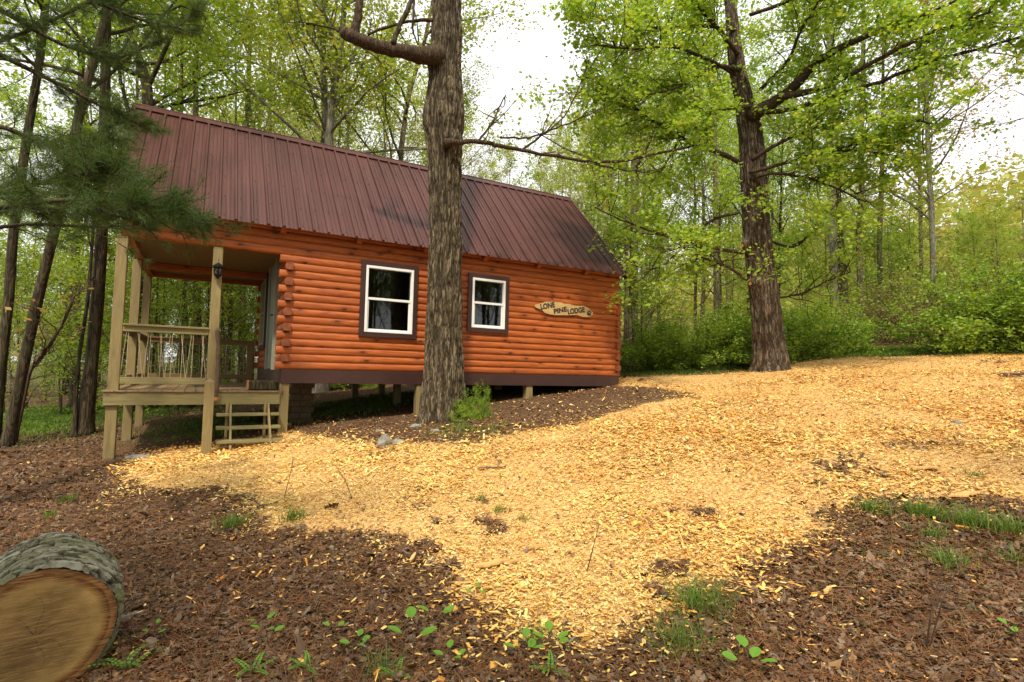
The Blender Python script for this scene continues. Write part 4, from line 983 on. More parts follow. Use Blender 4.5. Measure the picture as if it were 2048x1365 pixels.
# ------------------------------------------------------------------ the big oak in front of the cabin
def fine_trunk(ctrl, nth, nz, furrow, seed, bumps=(), flare=(0.5, .35), twist=.12):
    """ctrl: (point, radius); furrowed bark is real relief"""
    P = np.array([c[0] for c in ctrl]); Rr = np.array([c[1] for c in ctrl]); k = len(P)
    hz = P[:, 2]-P[0, 2]; zz = np.linspace(0, hz[-1], nz)
    cx = np.interp(zz, hz, P[:, 0]); cy = np.interp(zz, hz, P[:, 1])
    ker = np.ones(31)/31; cx = np.convolve(np.pad(cx, 15, 'edge'), ker, 'valid'); cy = np.convolve(np.pad(cy, 15, 'edge'), ker, 'valid')
    rr = np.interp(zz, hz, Rr); rr = np.convolve(np.pad(rr, 8, 'edge'), np.ones(17)/17, 'valid')
    th = np.arange(nth)*2*math.pi/nth; TH, ZZ = np.meshgrid(th, zz)
    lobes = 1+flare[0]*np.exp(-ZZ/flare[1])*(0.55+0.45*np.sin(TH*5+1.3+seed))+.02*np.sin(3*TH+ZZ*.7)
    rad = rr[:, None]*lobes
    # furrows: ridged noise stretched along the stem, on a cylinder
    cxn, syn = np.cos(TH+ZZ*twist*.2), np.sin(TH+ZZ*twist*.2); f = 7.0
    wob = .35*(vnoise(cxn*2, syn*2, ZZ*2.4, seed+3)-.5)
    n1 = 1-np.abs(2*vnoise(cxn*f+wob*3, syn*f+wob*3, ZZ*1.9, seed)-1); n2 = 1-np.abs(2*vnoise(cxn*f*2.1+wob*4, syn*f*2.1, ZZ*4.5, seed+1)-1)
    n3 = vnoise(cxn*f*5, syn*f*5, ZZ*22, seed+2)
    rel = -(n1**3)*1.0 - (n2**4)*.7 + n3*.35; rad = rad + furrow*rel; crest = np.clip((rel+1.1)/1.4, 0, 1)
    X_ = cx[:, None]+rad*np.cos(TH); Y_ = cy[:, None]+rad*np.sin(TH); Z_ = P[0, 2]+ZZ
    for (bz, bth, br, amp) in bumps:      # burls: centre height, angle, size, swell
        dth = np.angle(np.exp(1j*(TH-bth)))*rr[:, None]; w = np.exp(-((ZZ-bz)**2+dth**2)/(br*br)); X_ += amp*w*np.cos(TH); Y_ += amp*w*np.sin(TH)
    V = np.stack([X_, Y_, Z_], -1).reshape(-1, 3); i = np.arange(nz-1)[:, None]*nth; j = np.arange(nth)[None]
    F = np.stack([i+j, i+(j+1) % nth, i+nth+(j+1) % nth, i+nth+j], -1).reshape(-1, 4)
    m = MB(); m.add(V, F); m.crest = crest.ravel(); return m
OY = -.95
def oakpt(u, v, w): p = pY(u, v, OY); d = (p-CAM)@FWD; return p, w/2*1.0*d/FPX
ok = [oakpt(884, 842, 90), oakpt(886, 800, 88), oakpt(888, 700, 78), oakpt(890, 560, 70), oakpt(890, 420, 66), oakpt(889, 330, 68), oakpt(889, 270, 76), oakpt(888, 220, 76), oakpt(892, 150, 66), oakpt(893, 100, 64), oakpt(894, 20, 60), oakpt(895, -120, 56), oakpt(897, -420, 48), oakpt(900, -900, 30)]
ob = ok[0][0].copy(); ob[2] = float(hgt(ob[0], ob[1]))-.12
pts = [(p-ob, rr) for p, rr in ok]; pts[0] = (np.array([0, 0, 0.0]), ok[0][1])
z_of = lambda v: pY(889, v, OY)[2]-ob[2]
camang = math.atan2(CAM[1]-OY, CAM[0]-ob[0])
bumps = [(z_of(288), camang+.5, .14, .07), (z_of(130), camang-.9, .16, .12), (z_of(240), camang-1.7+0.1, .30, .05), (z_of(90), camang-.1, .10, .05), (z_of(225), camang+1.2, .2, .04)]
oak = thing('oak_tree', 'big furrowed oak trunk standing in front of the cabin wall between the windows', 'tree', ob)
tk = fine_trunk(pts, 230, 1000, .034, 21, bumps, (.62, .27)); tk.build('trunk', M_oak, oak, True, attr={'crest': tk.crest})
def limb(tree, org, px, mat=M_limb, name='limb', twigs=0, leaves=None, rr_=None):
    """px: (u, v, width px, depth)"""
    P = np.array([pD(u, v, D) for u, v, w, D in px]); rad = np.array([w/2*D/FPX for u, v, w, D in px]); k = len(P); t = np.linspace(0, k-1, k*5)
    S = np.array([np.interp(t, range(k), P[:, i]) for i in range(3)]).T; rd = np.interp(t, range(k), rad)
    for _ in range(4): S[1:-1] = (S[:-2]+2*S[1:-1]+S[2:])/4
    S[1:-1] += r.normal(0, .006, S[1:-1].shape)
    m = MB(); m.tube(S, rd*(1+.12*(vnoise(t*1.3, px[0][0])-.5)), 10 if rad[0] > .03 else 6); A = []
    for i in range(twigs):
        q, qd = interp(S, r.uniform(.2, 1)); L = r.uniform(.25, .8)*(1.9 if twigs > 20 else 1.1); tp, tr = grow(r, q, nrm(qd*.7+r.normal(0, .55, 3)+[0, 0, .1]), L, min(.013, rd[-1]+.006), 6, .2, .03)
        m.tube(tp, np.maximum(tr, .0025), 4, False); A += list(tp[3:])
        for _ in range(2):
            q2, qd2 = interp(tp, r.uniform(.4, 1)); t2, tr2 = grow(r, q2, nrm(qd2+r.normal(0, .6, 3)), L*.4, .004, 4, .2, 0); m.tube(t2, np.maximum(tr2, .002), 3, False); A += list(t2[1:])
    m.build(name, mat, tree, True, origin=org); return S, A
do = (ok[5][0]-CAM)@FWD
A_ = []
limb(oak, ob, [(880, 112, 42, do-.1), (850, 112, 34, do-.3), (800, 104, 28, do-.5), (745, 90, 27, do-.6), (708, 76, 26, do-.7), (688, 66, 24, do-.7), (684, 58, 16, do-.7)])
limb(oak, ob, [(708, 74, 20, do-.7), (712, 50, 17, do-.7), (718, 20, 15, do-.7), (724, -30, 13, do-.7), (728, -120, 10, do-.7)])
limb(oak, ob, [(690, 70, 6, do-.7), (670, 58, 5, do-.7), (640, 52, 4, do-.7), (612, 48, 3, do-.7)], twigs=4)
limb(oak, ob, [(786, 88, 11, do-.6), (800, 50, 10, do-.6), (820, 10, 10, do-.6), (834, -30, 8, do-.6)], M_barkd)
limb(oak, ob, [(865, 40, 8, do-.3), (820, 42, 6, do-.4), (780, 52, 6, do-.5), (735, 70, 5, do-.6)])
limb(oak, ob, [(862, 60, 5, do-.3), (850, 78, 4, do-.35), (846, 90, 3, do-.4)]); limb(oak, ob, [(828, 0, 5, do-.3), (824, 60, 4, do-.4), (836, 90, 3, do-.4)])
S, A = limb(oak, ob, [(888, 287, 22, do-.32), (910, 285, 11, do-.35), (960, 283, 9, do-.2), (1000, 292, 8, do), (1050, 303, 7, do+.3), (1120, 314, 6.5, do+.7), (1190, 326, 6, do+1.1), (1250, 322, 5.5, do+1.4), (1320, 306, 5, do+1.7), (1400, 290, 4, do+2)], twigs=8)
A_ += A
for px in ([(955, 283, 5, do-.2), (985, 250, 4, do-.1), (1000, 210, 3, do), (1012, 190, 2, do)], [(1045, 300, 5, do+.3), (1080, 275, 4, do+.4), (1130, 235, 3, do+.6), (1165, 160, 2.5, do+.7), (1180, 110, 2, do+.8)],
           [(1000, 275, 4, do), (1060, 278, 4, do+.3), (1130, 250, 3, do+.6), (1220, 210, 2, do+1)], [(1180, 326, 4, do+1), (1240, 340, 3, do+1.2), (1300, 345, 2.4, do+1.4)]):
    S, A = limb(oak, ob, px, twigs=7, name='limb'); A_ += A
A_ = np.array(A_); P = A_[r.integers(0, len(A_), 260)]+r.normal(0, .05, (260, 3)); m = MB(); leaf_mesh(m, P, .035, r, MAPLE)
m.build('crown', L_yel, oak, origin=ob)

# ------------------------------------------------------------------ the maple on the right
MD = 12.9
def mpt(u, v, w): return pD(u, v, MD), w/2*.88*MD/FPX
mk = [mpt(1541, 742, 92), mpt(1540, 700, 70), mpt(1530, 600, 64), mpt(1522, 540, 62), mpt(1514, 470, 60), mpt(1508, 380, 58), mpt(1504, 320, 56), mpt(1500, 250, 50), mpt(1488, 200, 40), mpt(1476, 150, 38), mpt(1468, 90, 31), mpt(1460, 0, 25), mpt(1455, -200, 18), mpt(1450, -420, 14)]
mbs = mk[0][0].copy(); mbs[2] = float(hgt(mbs[0], mbs[1]))-.12
pts = [(p-mbs, q) for p, q in mk]; pts[0] = (np.zeros(3), mk[0][1]*.85)
maple = thing('maple_tree', 'green leaved maple with long spreading limbs at the upper edge of the mulch', 'tree', mbs)
zo = lambda v: pD(1510, v, MD)[2]-mbs[2]; ca = math.atan2(CAM[1]-mbs[1], CAM[0]-mbs[0])
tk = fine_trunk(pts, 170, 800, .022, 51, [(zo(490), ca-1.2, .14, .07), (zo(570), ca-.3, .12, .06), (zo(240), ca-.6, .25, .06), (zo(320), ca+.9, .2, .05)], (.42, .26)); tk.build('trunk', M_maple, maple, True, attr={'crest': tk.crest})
m = MB()
for (u, v) in ((1484, 492), (1510, 548), (1500, 568)):
    q = pD(u, v, MD-.40); m.tube([q, q+nrm(CAM-q)*.06], [.035, .03], 12)
m.build('branch_stub', M_cut, maple, origin=mbs)
ML = [[(1500, 232, 32.0, 12.7), (1540, 210, 24.0, 12.3), (1580, 185, 20.8, 12), (1625, 130, 17.6, 11.6), (1680, 95, 13.6, 11.2), (1760, 60, 10.4, 10.8), (1850, 30, 7.2, 10.4), (1940, -10, 4.8, 10)],
      [(1560, 195, 14.4, 12), (1640, 180, 11.2, 11.5), (1720, 140, 9.6, 11), (1800, 95, 8.0, 10.5), (1890, 55, 6.4, 10), (1980, 25, 4.0, 9.6)],
      [(1510, 225, 11.2, 12.5), (1580, 222, 9.6, 12), (1660, 195, 8.8, 11.5), (1760, 165, 8.0, 11), (1850, 125, 7.2, 10.5), (1950, 100, 5.6, 10), (2060, 70, 4.0, 9.5)],
      [(1478, 325, 11.2, 12.6), (1440, 305, 8.8, 12.3), (1395, 295, 7.2, 12), (1340, 262, 6.4, 11.7), (1290, 230, 5.6, 11.4), (1240, 195, 4.8, 11.1), (1200, 178, 3.2, 10.8)],
      [(1480, 140, 11.2, 12.6), (1430, 130, 8.8, 12.2), (1380, 165, 5.6, 11.8), (1330, 185, 4.0, 11.4), (1270, 190, 3.2, 11)],
      [(1475, 110, 9.6, 12.7), (1440, 60, 8.0, 12.3), (1400, 20, 7.2, 11.8), (1370, -30, 6.4, 11.4)],
      [(1520, 215, 9.6, 12.7), (1450, 215, 7.2, 12.2), (1395, 240, 6.4, 11.9), (1370, 262, 4.8, 11.7), (1330, 330, 4.0, 11.5), (1300, 370, 3.2, 11.3)],
      [(1500, 345, 8.0, 12.5), (1560, 330, 6.4, 12.1), (1640, 305, 4.8, 11.6), (1720, 300, 4.0, 11.2), (1800, 315, 3.2, 10.8)],
      [(1505, 320, 8.8, 12.5), (1550, 290, 7.2, 12), (1610, 262, 6.4, 11.6), (1690, 240, 5.6, 11.2), (1780, 235, 4.0, 10.8), (1870, 248, 3.2, 10.4)],
      [(1500, 360, 8.0, 12.6), (1540, 345, 6.4, 12.2), (1620, 355, 4.8, 11.8), (1680, 380, 4.0, 11.4), (1720, 400, 3.2, 11.1)],
      [(1485, 505, 8.0, 12.6), (1440, 500, 6.4, 12.2), (1370, 485, 5.2, 11.8), (1300, 462, 4.0, 11.5), (1240, 440, 3.2, 11.2), (1190, 415, 2.4, 11)],
      [(1495, 560, 6.4, 12.6), (1450, 530, 4.8, 12.2), (1400, 515, 4.0, 11.9), (1340, 480, 3.2, 11.6)],
      [(1478, 425, 6.4, 12.6), (1420, 440, 5.6, 12.2), (1380, 480, 4.0, 11.9), (1330, 530, 3.2, 11.6), (1290, 545, 2.4, 11.3)],
      [(1500, 30, 8.0, 12.8), (1560, 10, 7.2, 12.3), (1620, -20, 6.4, 11.8), (1700, -40, 5.6, 11.2), (1800, -60, 4.0, 10.6)],
      [(1470, 60, 7.2, 12.8), (1400, 50, 6.4, 12.2), (1320, 60, 5.6, 11.6), (1240, 40, 4.0, 11), (1160, 30, 3.2, 10.4)],
      [(1470, 150, 7.2, 12.6), (1420, 120, 6.4, 12), (1340, 90, 5.6, 11.4), (1260, 100, 4.0, 10.8), (1190, 90, 3.2, 10.3)],
      [(1520, 180, 8.0, 12.6), (1580, 120, 6.4, 12), (1600, 60, 5.6, 11.5), (1640, 0, 4.8, 11), (1680, -60, 4.0, 10.5)],
      [(1530, 600, 4.8, 13), (1600, 590, 4.0, 13.2), (1660, 560, 3.2, 13.4), (1700, 545, 2.4, 13.6)],
      [(1535, 480, 5.6, 13.1), (1590, 500, 4.8, 13.6), (1640, 450, 4.0, 14), (1680, 400, 3.2, 14.4)]]
A_ = []; Wt = []
for i, px in enumerate(ML):
    S, A = limb(maple, mbs, px, M_limb, twigs=30 if i < 10 or i > 12 and i < 17 else 22)
    if i in (11, 17, 18): A = A[::2]
    A_ += A
A_ = np.array(A_); N = 43000; idx = r.integers(0, len(A_), N); P = A_[idx]+r.normal(0, 1, (N, 3))*[.13, .13, .06]
# leaves gather in sprays
cl = fbm(P[:, 0]*1.3, P[:, 1]*1.3, P[:, 2]*1.8, 77, 3); P = P[cl > .36]
m = MB(); leaf_mesh(m, P, .047, r, MAPLE, .6); m.build('crown', L_maple, maple, origin=mbs)

# ------------------------------------------------------------------ white pine reaching in from the left
pb = pD(-420, 800, 4.2); pb[2] = float(hgt(pb[0], pb[1]))-.05
pine = thing('pine_tree', 'dark green pine whose boughs reach in over the left end of the roof', 'tree', pb)
pth, prd = straight(13, r, .01, 8, .16)
m = MB(); m.tube(pth+pb, prd, 14); m.build('trunk', M_barkd, pine, True, origin=pb)
BG = [[(-420, 470, 30, 4.2), (-200, 440, 20, 4.0), (0, 415, 13, 3.8), (120, 400, 10, 3.7), (210, 402, 8, 3.6), (290, 410, 5, 3.55), (375, 430, 3, 3.5)],
      [(-400, 400, 26, 4.2), (-150, 400, 14, 4.3), (20, 385, 10, 4.2), (100, 360, 8, 4.1), (170, 345, 5, 4.0), (230, 345, 3, 4.0)],
      [(-380, 520, 20, 4.2), (-100, 470, 9, 4.4), (60, 446, 7, 4.5), (170, 454, 6, 4.6), (260, 452, 4, 4.7), (330, 440, 3, 4.8)],
      [(-400, 250, 26, 4.2), (-150, 240, 14, 4.4), (0, 250, 10, 4.5), (90, 290, 8, 4.6), (150, 300, 6, 4.7), (215, 285, 3, 4.8)],
      [(-400, 60, 26, 4.4), (-100, 70, 14, 5), (0, 110, 11, 5.3), (80, 150, 9, 5.5), (180, 200, 7, 5.7), (230, 230, 5, 5.8), (290, 250, 3, 5.9)],
      [(-400, -80, 24, 4.4), (-120, -40, 14, 5), (0, 20, 9, 5.3), (120, 90, 7, 5.6), (230, 120, 6, 5.8), (300, 90, 4, 6)],
      [(-300, -200, 24, 4.6), (-60, -120, 12, 5.2), (120, -30, 8, 5.6), (250, 30, 6, 5.9), (350, 60, 4, 6.1), (385, 30, 3, 6.2)],
      [(-380, 150, 20, 4.4), (-120, 120, 10, 5), (40, 70, 7, 5.4), (150, 20, 6, 5.7), (260, -40, 4, 6)]]
dens = [1.3, 1.1, .3, .6, .6, .6, .6, .45]
bases, dirs = [], []
for b, px in enumerate(BG):
    P = np.array([pD(u, v, D) for u, v, w, D in px]); rad = np.array([w/2*D/FPX for u, v, w, D in px]); k = len(P); t = np.linspace(0, k-1, k*6)
    P[0] = pth[np.argmin(abs(pth[:, 2]+pb[2]-P[0][2]))]*[1, 1, 0]+pb*[1, 1, 0]+[0, 0, P[0][2]]
    S = np.array([np.interp(t, range(k), P[:, i]) for i in range(3)]).T; rd = np.interp(t, range(k), rad)
    for _ in range(4): S[1:-1] = (S[:-2]+2*S[1:-1]+S[2:])/4
    m = MB(); m.tube(S, rd, 8)
    for i in range(int(62*dens[b])+8):
        tq = .2+.8*r.uniform(0, 1)**.7; q, qd = interp(S, tq); side = np.cross(qd, [0, 0, 1])*(1 if r.uniform() < .5 else -1)
        L = r.uniform(.2, .6)*(1.25-tq*.7); tp, tr = grow(r, q, nrm(qd*.9+side*r.uniform(.4, 1)+[0, 0, r.uniform(-.15, .12)]), L, .006, 7, .12, .01)
        m.tube(tp, np.maximum(tr, .0022), 4, False)
        for j in range(int(3+L*10)):
            q2, d2 = interp(tp, r.uniform(.25, 1)); bases.append(q2); dirs.append(d2)
        for _ in range(3):
            q3, d3 = interp(tp, r.uniform(.3, 1)); s3, r3 = grow(r, q3, nrm(d3+r.normal(0, .45, 3)), L*.4, .003, 4, .12, .01); m.tube(s3, np.maximum(r3, .0018), 3, False)
            for j in range(3): q4, d4 = interp(s3, r.uniform(.3, 1)); bases.append(q4); dirs.append(d4)
    m.build('bough', M_barkd, pine, True, origin=pb)
bases = np.array(bases); dirs = np.array(dirs); K = 14; n = len(bases)*K
B_ = np.repeat(bases, K, 0)+r.normal(0, .012, (n, 3)); Dn = np.repeat(dirs, K, 0)*.75+r.normal(0, .55, (n, 3)); Dn /= np.linalg.norm(Dn, axis=1, keepdims=True)
Ln = r.uniform(.06, .115, n)[:, None]; sd_ = np.cross(Dn, r.normal(0, 1, (n, 3))); sd_ /= np.linalg.norm(sd_, axis=1, keepdims=True)+1e-9
V = np.stack([B_-sd_*.0013, B_+sd_*.0013, B_+Dn*Ln+[0, 0, -.006]], 1)
m = MB(); m.add(V.reshape(-1, 3), np.arange(n*3).reshape(n, 3)); m.build('needles', L_pine, pine, origin=pb)
print('needles', n)

# ------------------------------------------------------------------ sawn log in the near corner
def sawn_log():
    c0 = pD(70, 1292, 2.42); g0 = float(hgt(c0[0], c0[1])); Rl = .285; c0[2] = g0+Rl*.95
    ax = nrm(np.array([FWD[0]*.80-RIGHT[0]*.60, FWD[1]*.80-RIGHT[1]*.60, 0.02])); sx = nrm(np.cross(ax, [0, 0, 1])); uz = np.cross(sx, ax); Lg = .50
    root = thing('sawn_log', 'short thick sawn log with scaly grey bark and fresh cut face, resting on dead leaves', 'log', c0)
    nth, nl = 600, 200; th = np.arange(nth)*2*math.pi/nth; s = np.linspace(0, Lg, nl); TH, S = np.meshgrid(th, s)
    Rb = Rl*(1+.03*np.sin(2*TH+.5)+.015*np.sin(5*TH))
    # overlapping rounded bark scales
    NB = fbm(np.cos(TH)*14, np.sin(TH)*14, S*46, 4, 3)*2-.5
    hmax = np.zeros(TH.shape); cid = np.zeros(TH.shape)
    rr = np.random.default_rng(5); ncl = 1300; ct = rr.uniform(0, 2*math.pi, ncl); cs = rr.uniform(-.03, Lg+.03, ncl); cr = .010+.032*rr.uniform(0, 1, ncl)**1.5; lv = rr.uniform(0, .018, ncl)
    for a, b, c_, l in zip(ct, cs, cr, lv):
        dt = np.angle(np.exp(1j*(TH-a)))*Rl; ds = S-b; dd = np.sqrt((dt*rr.uniform(.6, 1.1))**2+(ds*rr.uniform(.7, 1.5))**2)/c_*(1+.6*(NB-.5))
        ins = dd < 1; hv = np.where(ins, l+.010-.006*(ds/c_)-.003*dd**5+.0010*np.cos(dd*18), 0)
        b2 = hv > hmax; hmax = np.where(b2, hv, hmax); cid = np.where(b2, l/.018, cid)
    rad = Rb+hmax*np.clip((S+.004)/.02, .2, 1)+.010*(NB-.5)
    V = c0 + (rad*np.cos(TH))[..., None]*sx + (rad*np.sin(TH))[..., None]*uz + S[..., None]*ax
    i = np.arange(nl-1)[:, None]*nth; j = np.arange(nth)[None]
    m = MB(); m.add(V.reshape(-1, 3), np.stack([i+j, i+nth+j, i+nth+(j+1) % nth, i+(j+1) % nth], -1).reshape(-1, 4))
    t = NT('scaly_bark'); a = t.attr('scale'); v = t.coord(); n_ = t.noise(v, 30, 5)
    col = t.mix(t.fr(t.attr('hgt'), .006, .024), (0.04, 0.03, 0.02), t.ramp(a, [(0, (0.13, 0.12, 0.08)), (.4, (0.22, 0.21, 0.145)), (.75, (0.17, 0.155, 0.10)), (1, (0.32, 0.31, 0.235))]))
    col = t.mix(t.fr(t.noise(v, 6, 5), .48, .66, 0, .7), col, (0.13, 0.14, 0.045)); col = t.mix(t.fr(n_, .35, .65, 0, .35), col, (0.1, 0.09, 0.06))
    mt = t.pbr(col, .85, t.bump(n_, .4, .006), 0, .2)
    m.build('bark', mt, root, False, origin=c0, attr={'scale': cid.ravel(), 'hgt': hmax.ravel()})
    # cut faces
    for e, nm in ((0, 'cut_face'), (Lg, 'cut_face')):
        m = MB(); nr_ = 160; q = np.linspace(0, 1, nr_); TQ, Q = np.meshgrid(th, q); rb = Rl*(1+.03*np.sin(2*TQ+.5)+.015*np.sin(5*TQ))+.002
        CK = np.zeros_like(TQ)
        for ca_, cl_, w_ in ((.4, .55, .006), (1.5, .8, .004), (2.3, .45, .006), (3.6, .7, .004), (4.9, .5, .005), (5.6, .85, .003)):
            CK = np.maximum(CK, np.clip(1.4-np.abs(np.angle(np.exp(1j*(TQ-ca_-.15*np.sin(Q*9+ca_)))))*Q/(w_*(1.2-Q/cl_).clip(0.01)), 0, 1)*(Q < cl_)*(Q > .04))
        wav = .003*(vnoise(Q*np.cos(TQ)*9, Q*np.sin(TQ)*9)-.5)
        V = c0+(Q*rb*np.cos(TQ))[..., None]*sx+(Q*rb*np.sin(TQ))[..., None]*uz+(e+(-.004+wav if e == 0 else .004))[..., None]*ax if e == 0 else c0+(Q*rb*np.cos(TQ))[..., None]*sx+(Q*rb*np.sin(TQ))[..., None]*uz+(e+.004)*ax*np.ones_like(TQ)[..., None]
        n3 = len(th); i = np.arange(nr_-1)[:, None]*n3; j = np.arange(n3)[None]; m.add(V.reshape(-1, 3), np.stack([i+j, i+(j+1) % n3, i+n3+(j+1) % n3, i+n3+j], -1).reshape(-1, 4))
        if e == 0:
            t = NT('cut_log_face'); rho = t.attr('rho'); v = t.coord(); nn = t.noise(v, 5, 5, .6); wob = t.math('ADD', rho, t.fr(nn, 0, 1, -.06, .06))
            rg = t.math('SINE', t.math('MULTIPLY', wob, 210.0))
            base = t.ramp(wob, [(0, (0.21, 0.115, 0.045)), (.35, (0.28, 0.165, 0.06)), (.62, (0.37, 0.225, 0.075)), (.78, (0.52, 0.33, 0.11)), (.86, (0.30, 0.12, 0.03)), (.90, (0.09, 0.03, 0.012)), (.93, (0.34, 0.13, 0.035)), (1, (0.13, 0.045, 0.02))])
            base = t.mix(t.fr(rg, .3, 1, 0, .28), base, (0.12, 0.06, 0.02))
            base = t.mix(t.fr(t.noise(v, 3.6, 5), .40, .60, 0, .6), base, (0.10, 0.055, 0.022))
            sc_ = t.noise(t.coord('Object', (2.5, 2.5, 70), (.30, .42, 0)), 4.0, 5, .7); base = t.mix(t.math('MULTIPLY', t.attr('crack'), .9), base, (0.02, 0.01, 0.005)); base = t.mix(t.fr(sc_, .52, .57, 0, .55), base, (0.48, 0.31, 0.11))
            mt2 = t.pbr(base, .75, t.bump(sc_, .5, .004), 0, .25)
        m.build(nm, mt2, root, True, origin=c0, attr={'rho': Q.ravel(), 'crack': CK.ravel()})
sawn_log()
# ------------------------------------------------------------------ stones, sticks, slabs, tufts and seedlings
def stone(u, v, s, flat, label, seed, mat=M_stone):
    q = pG(u, v); th, ph = np.meshgrid(np.arange(28)*2*math.pi/28, np.linspace(-math.pi/2, math.pi/2, 15))
    d = np.stack([np.cos(ph)*np.cos(th), np.cos(ph)*np.sin(th), np.sin(ph)], -1); f = .65+.7*fbm(d[..., 0]*1.6+seed, d[..., 1]*1.6, d[..., 2]*1.6, seed)
    a = seed*1.3; V = d*f[..., None]*s*[1, .6, flat]; V = np.stack([V[..., 0]*math.cos(a)-V[..., 1]*math.sin(a), V[..., 0]*math.sin(a)+V[..., 1]*math.cos(a), V[..., 2]], -1)+[0, 0, s*flat*.3]
    i = np.arange(14)[:, None]*28; j = np.arange(28)[None]; m = MB(); m.add(V.reshape(-1, 3), np.stack([i+j, i+(j+1) % 28, i+28+(j+1) % 28, i+28+j], -1).reshape(-1, 4))
    o = m.build('rock', mat, smooth=False); o.location = q; tag(o, label, 'rock', 'stones at the lower edge of the slope')
for a in ((768, 893, .16, .75, 'upright grey stone at the upper edge of the mulch below the oak', 1), (795, 888, .10, .5, 'smaller pale stone touching the upright grey stone', 2), (832, 855, .13, .3, 'flat grey stone at the foot of the oak', 3), (760, 864, .09, .3, 'flat stone left of the oak roots', 4), (872, 863, .10, .25, 'flat stone under the oak roots', 5),
          (880, 880, .05, .4, 'little grey stone in the brown soil below the oak', 6), (275, 918, .16, .3, 'flat brown stone beside the front porch post', 7), (1915, 848, .08, .4, 'small grey stone half buried in the mulch on the right', 8)): stone(*a)
def stick(px, rad, label, mat=M_twig, cat='stick', lift=.03, name='stick'):
    P = np.array([pG(u, v)+[0, 0, lift] for u, v in px]); k = len(P); t = np.linspace(0, k-1, k*4); S = np.array([np.interp(t, range(k), P[:, i]) for i in range(3)]).T; S[1:-1] += r.normal(0, .004, S[1:-1].shape)
    m = MB(); m.tube(S, rad*np.linspace(1, .5, len(S)), 7); o = m.build(name, mat, smooth=True, origin=tuple(S[0])); tag(o, label, cat, 'fallen sticks on the ground')
stick([(738, 912), (765, 909), (790, 903)], .014, 'dark stick below the upright grey stone'); stick([(957, 943), (985, 942), (1012, 939)], .014, 'dark straight stick lying on the mulch')
stick([(475, 995), (505, 1003), (520, 1018), (555, 1012)], .009, 'bent grey twig at the left edge of the mulch'); stick([(520, 1140), (545, 1130), (575, 1115)], .005, 'thin pale twig on the dead leaves')
stick([(1145, 1330), (1200, 1318), (1260, 1312), (1330, 1315)], .008, 'long twig at the bottom of the mulch tongue'); stick([(730, 1278), (780, 1284), (815, 1282)], .005, 'straight pale twig in the lower leaves')
stick([(1680, 1170), (1720, 1140), (1722, 1130)], .006, 'forked brown twig among leaves on the right'); stick([(1600, 1270), (1622, 1250), (1625, 1235)], .004, 'thin white twig in the lower right leaves')
stick([(870, 885), (940, 882), (985, 886)], .012, 'weathered stick along the upper edge of the mulch'); stick([(1340, 800), (1370, 796), (1400, 800)], .012, 'pale stick on the soil right of the cabin'); stick([(950, 850), (905, 835), (880, 862)], .018, 'crooked dead branch at the oak roots')
def slab(u, v, L, W, ang, label, tilt=.1):
    q = pG(u, v)+[0, 0, .035]; t = np.linspace(-1, 1, 14); w = W*(1-np.abs(t)**3)*.5*(1+.25*r.normal(0, 1, 14)); a = ang
    V = []
    for s, h in ((1, .012), (-1, .012), (-1, 0), (1, 0)):
        for x, ww in zip(t*L/2, w):
            y = s*ww; V.append((q[0]+x*math.cos(a)-y*math.sin(a), q[1]+x*math.sin(a)+y*math.cos(a), q[2]+h+x*tilt+.004*math.sin(x*40)))
    k = 14; F = []
    for p in range(4):
        for i in range(k-1): F.append([p*k+i, p*k+i+1, ((p+1) % 4)*k+i+1, ((p+1) % 4)*k+i])
    F += [[0, 3*k, 2*k, k][::-1], [k-1, 4*k-1, 3*k-1, 2*k-1]]
    m = MB(); m.poly(V, F); o = m.build('wood_slab', M_slab, origin=tuple(q)); tag(o, label, 'wood slab', 'big splinters lying in the mulch')
M_slab = m_wood('split_wood', (0.55, 0.30, 0.09), (0.72, 0.46, 0.17), (0.35, 0.16, 0.05), 0, .1, .7)
slab(985, 1140, .24, .06, -.2, 'large split splinter in the middle of the lower mulch'); slab(1070, 1105, .14, .022, -.9, 'narrow splinter above the largest one'); slab(1225, 1112, .13, .02, .1, 'flat sliver in the lower mulch near a dark hollow')
slab(1305, 1020, .14, .05, -.9, 'broad pale chip in the centre of the mulch'); slab(1850, 945, .22, .07, -.9, 'broad pale chip on the right part of the mulch'); slab(1930, 1000, .3, .07, -.3, 'long pale splinter at the right edge of the mulch')
slab(1620, 912, .3, .05, -.4, 'pale splinter high on the right slope'); slab(1030, 1365-230, .12, .018, -.3, 'short sliver beside the largest splinter'); slab(825, 1128, .12, .02, .9, 'sliver on the bare patch left of the mulch tongue'); slab(1655, 1197, .07, .02, 0.1, 'single orange chip lying alone on dead leaves')
def tuft(u, v, s, cnt, label):
    q = pG(u, v); P = np.c_[r.standard_t(3, cnt)*s*.38, r.standard_t(3, cnt)*s*.38, np.zeros(cnt)]; P = P[np.hypot(P[:, 0], P[:, 1]) < s*1.2]; cnt = len(P); m = MB(); D = np.linalg.norm(q-CAM); V, F = blades(P, s*r.uniform(.35, 1.15, cnt), .0017*np.ones(cnt)*max(1, D/3.2), 1.3); m.add(V, F)
    o = m.build('grass_tuft', L_grass); o.location = q; tag(o, label, 'grass tuft', 'grass tufts in the mulch and leaves')
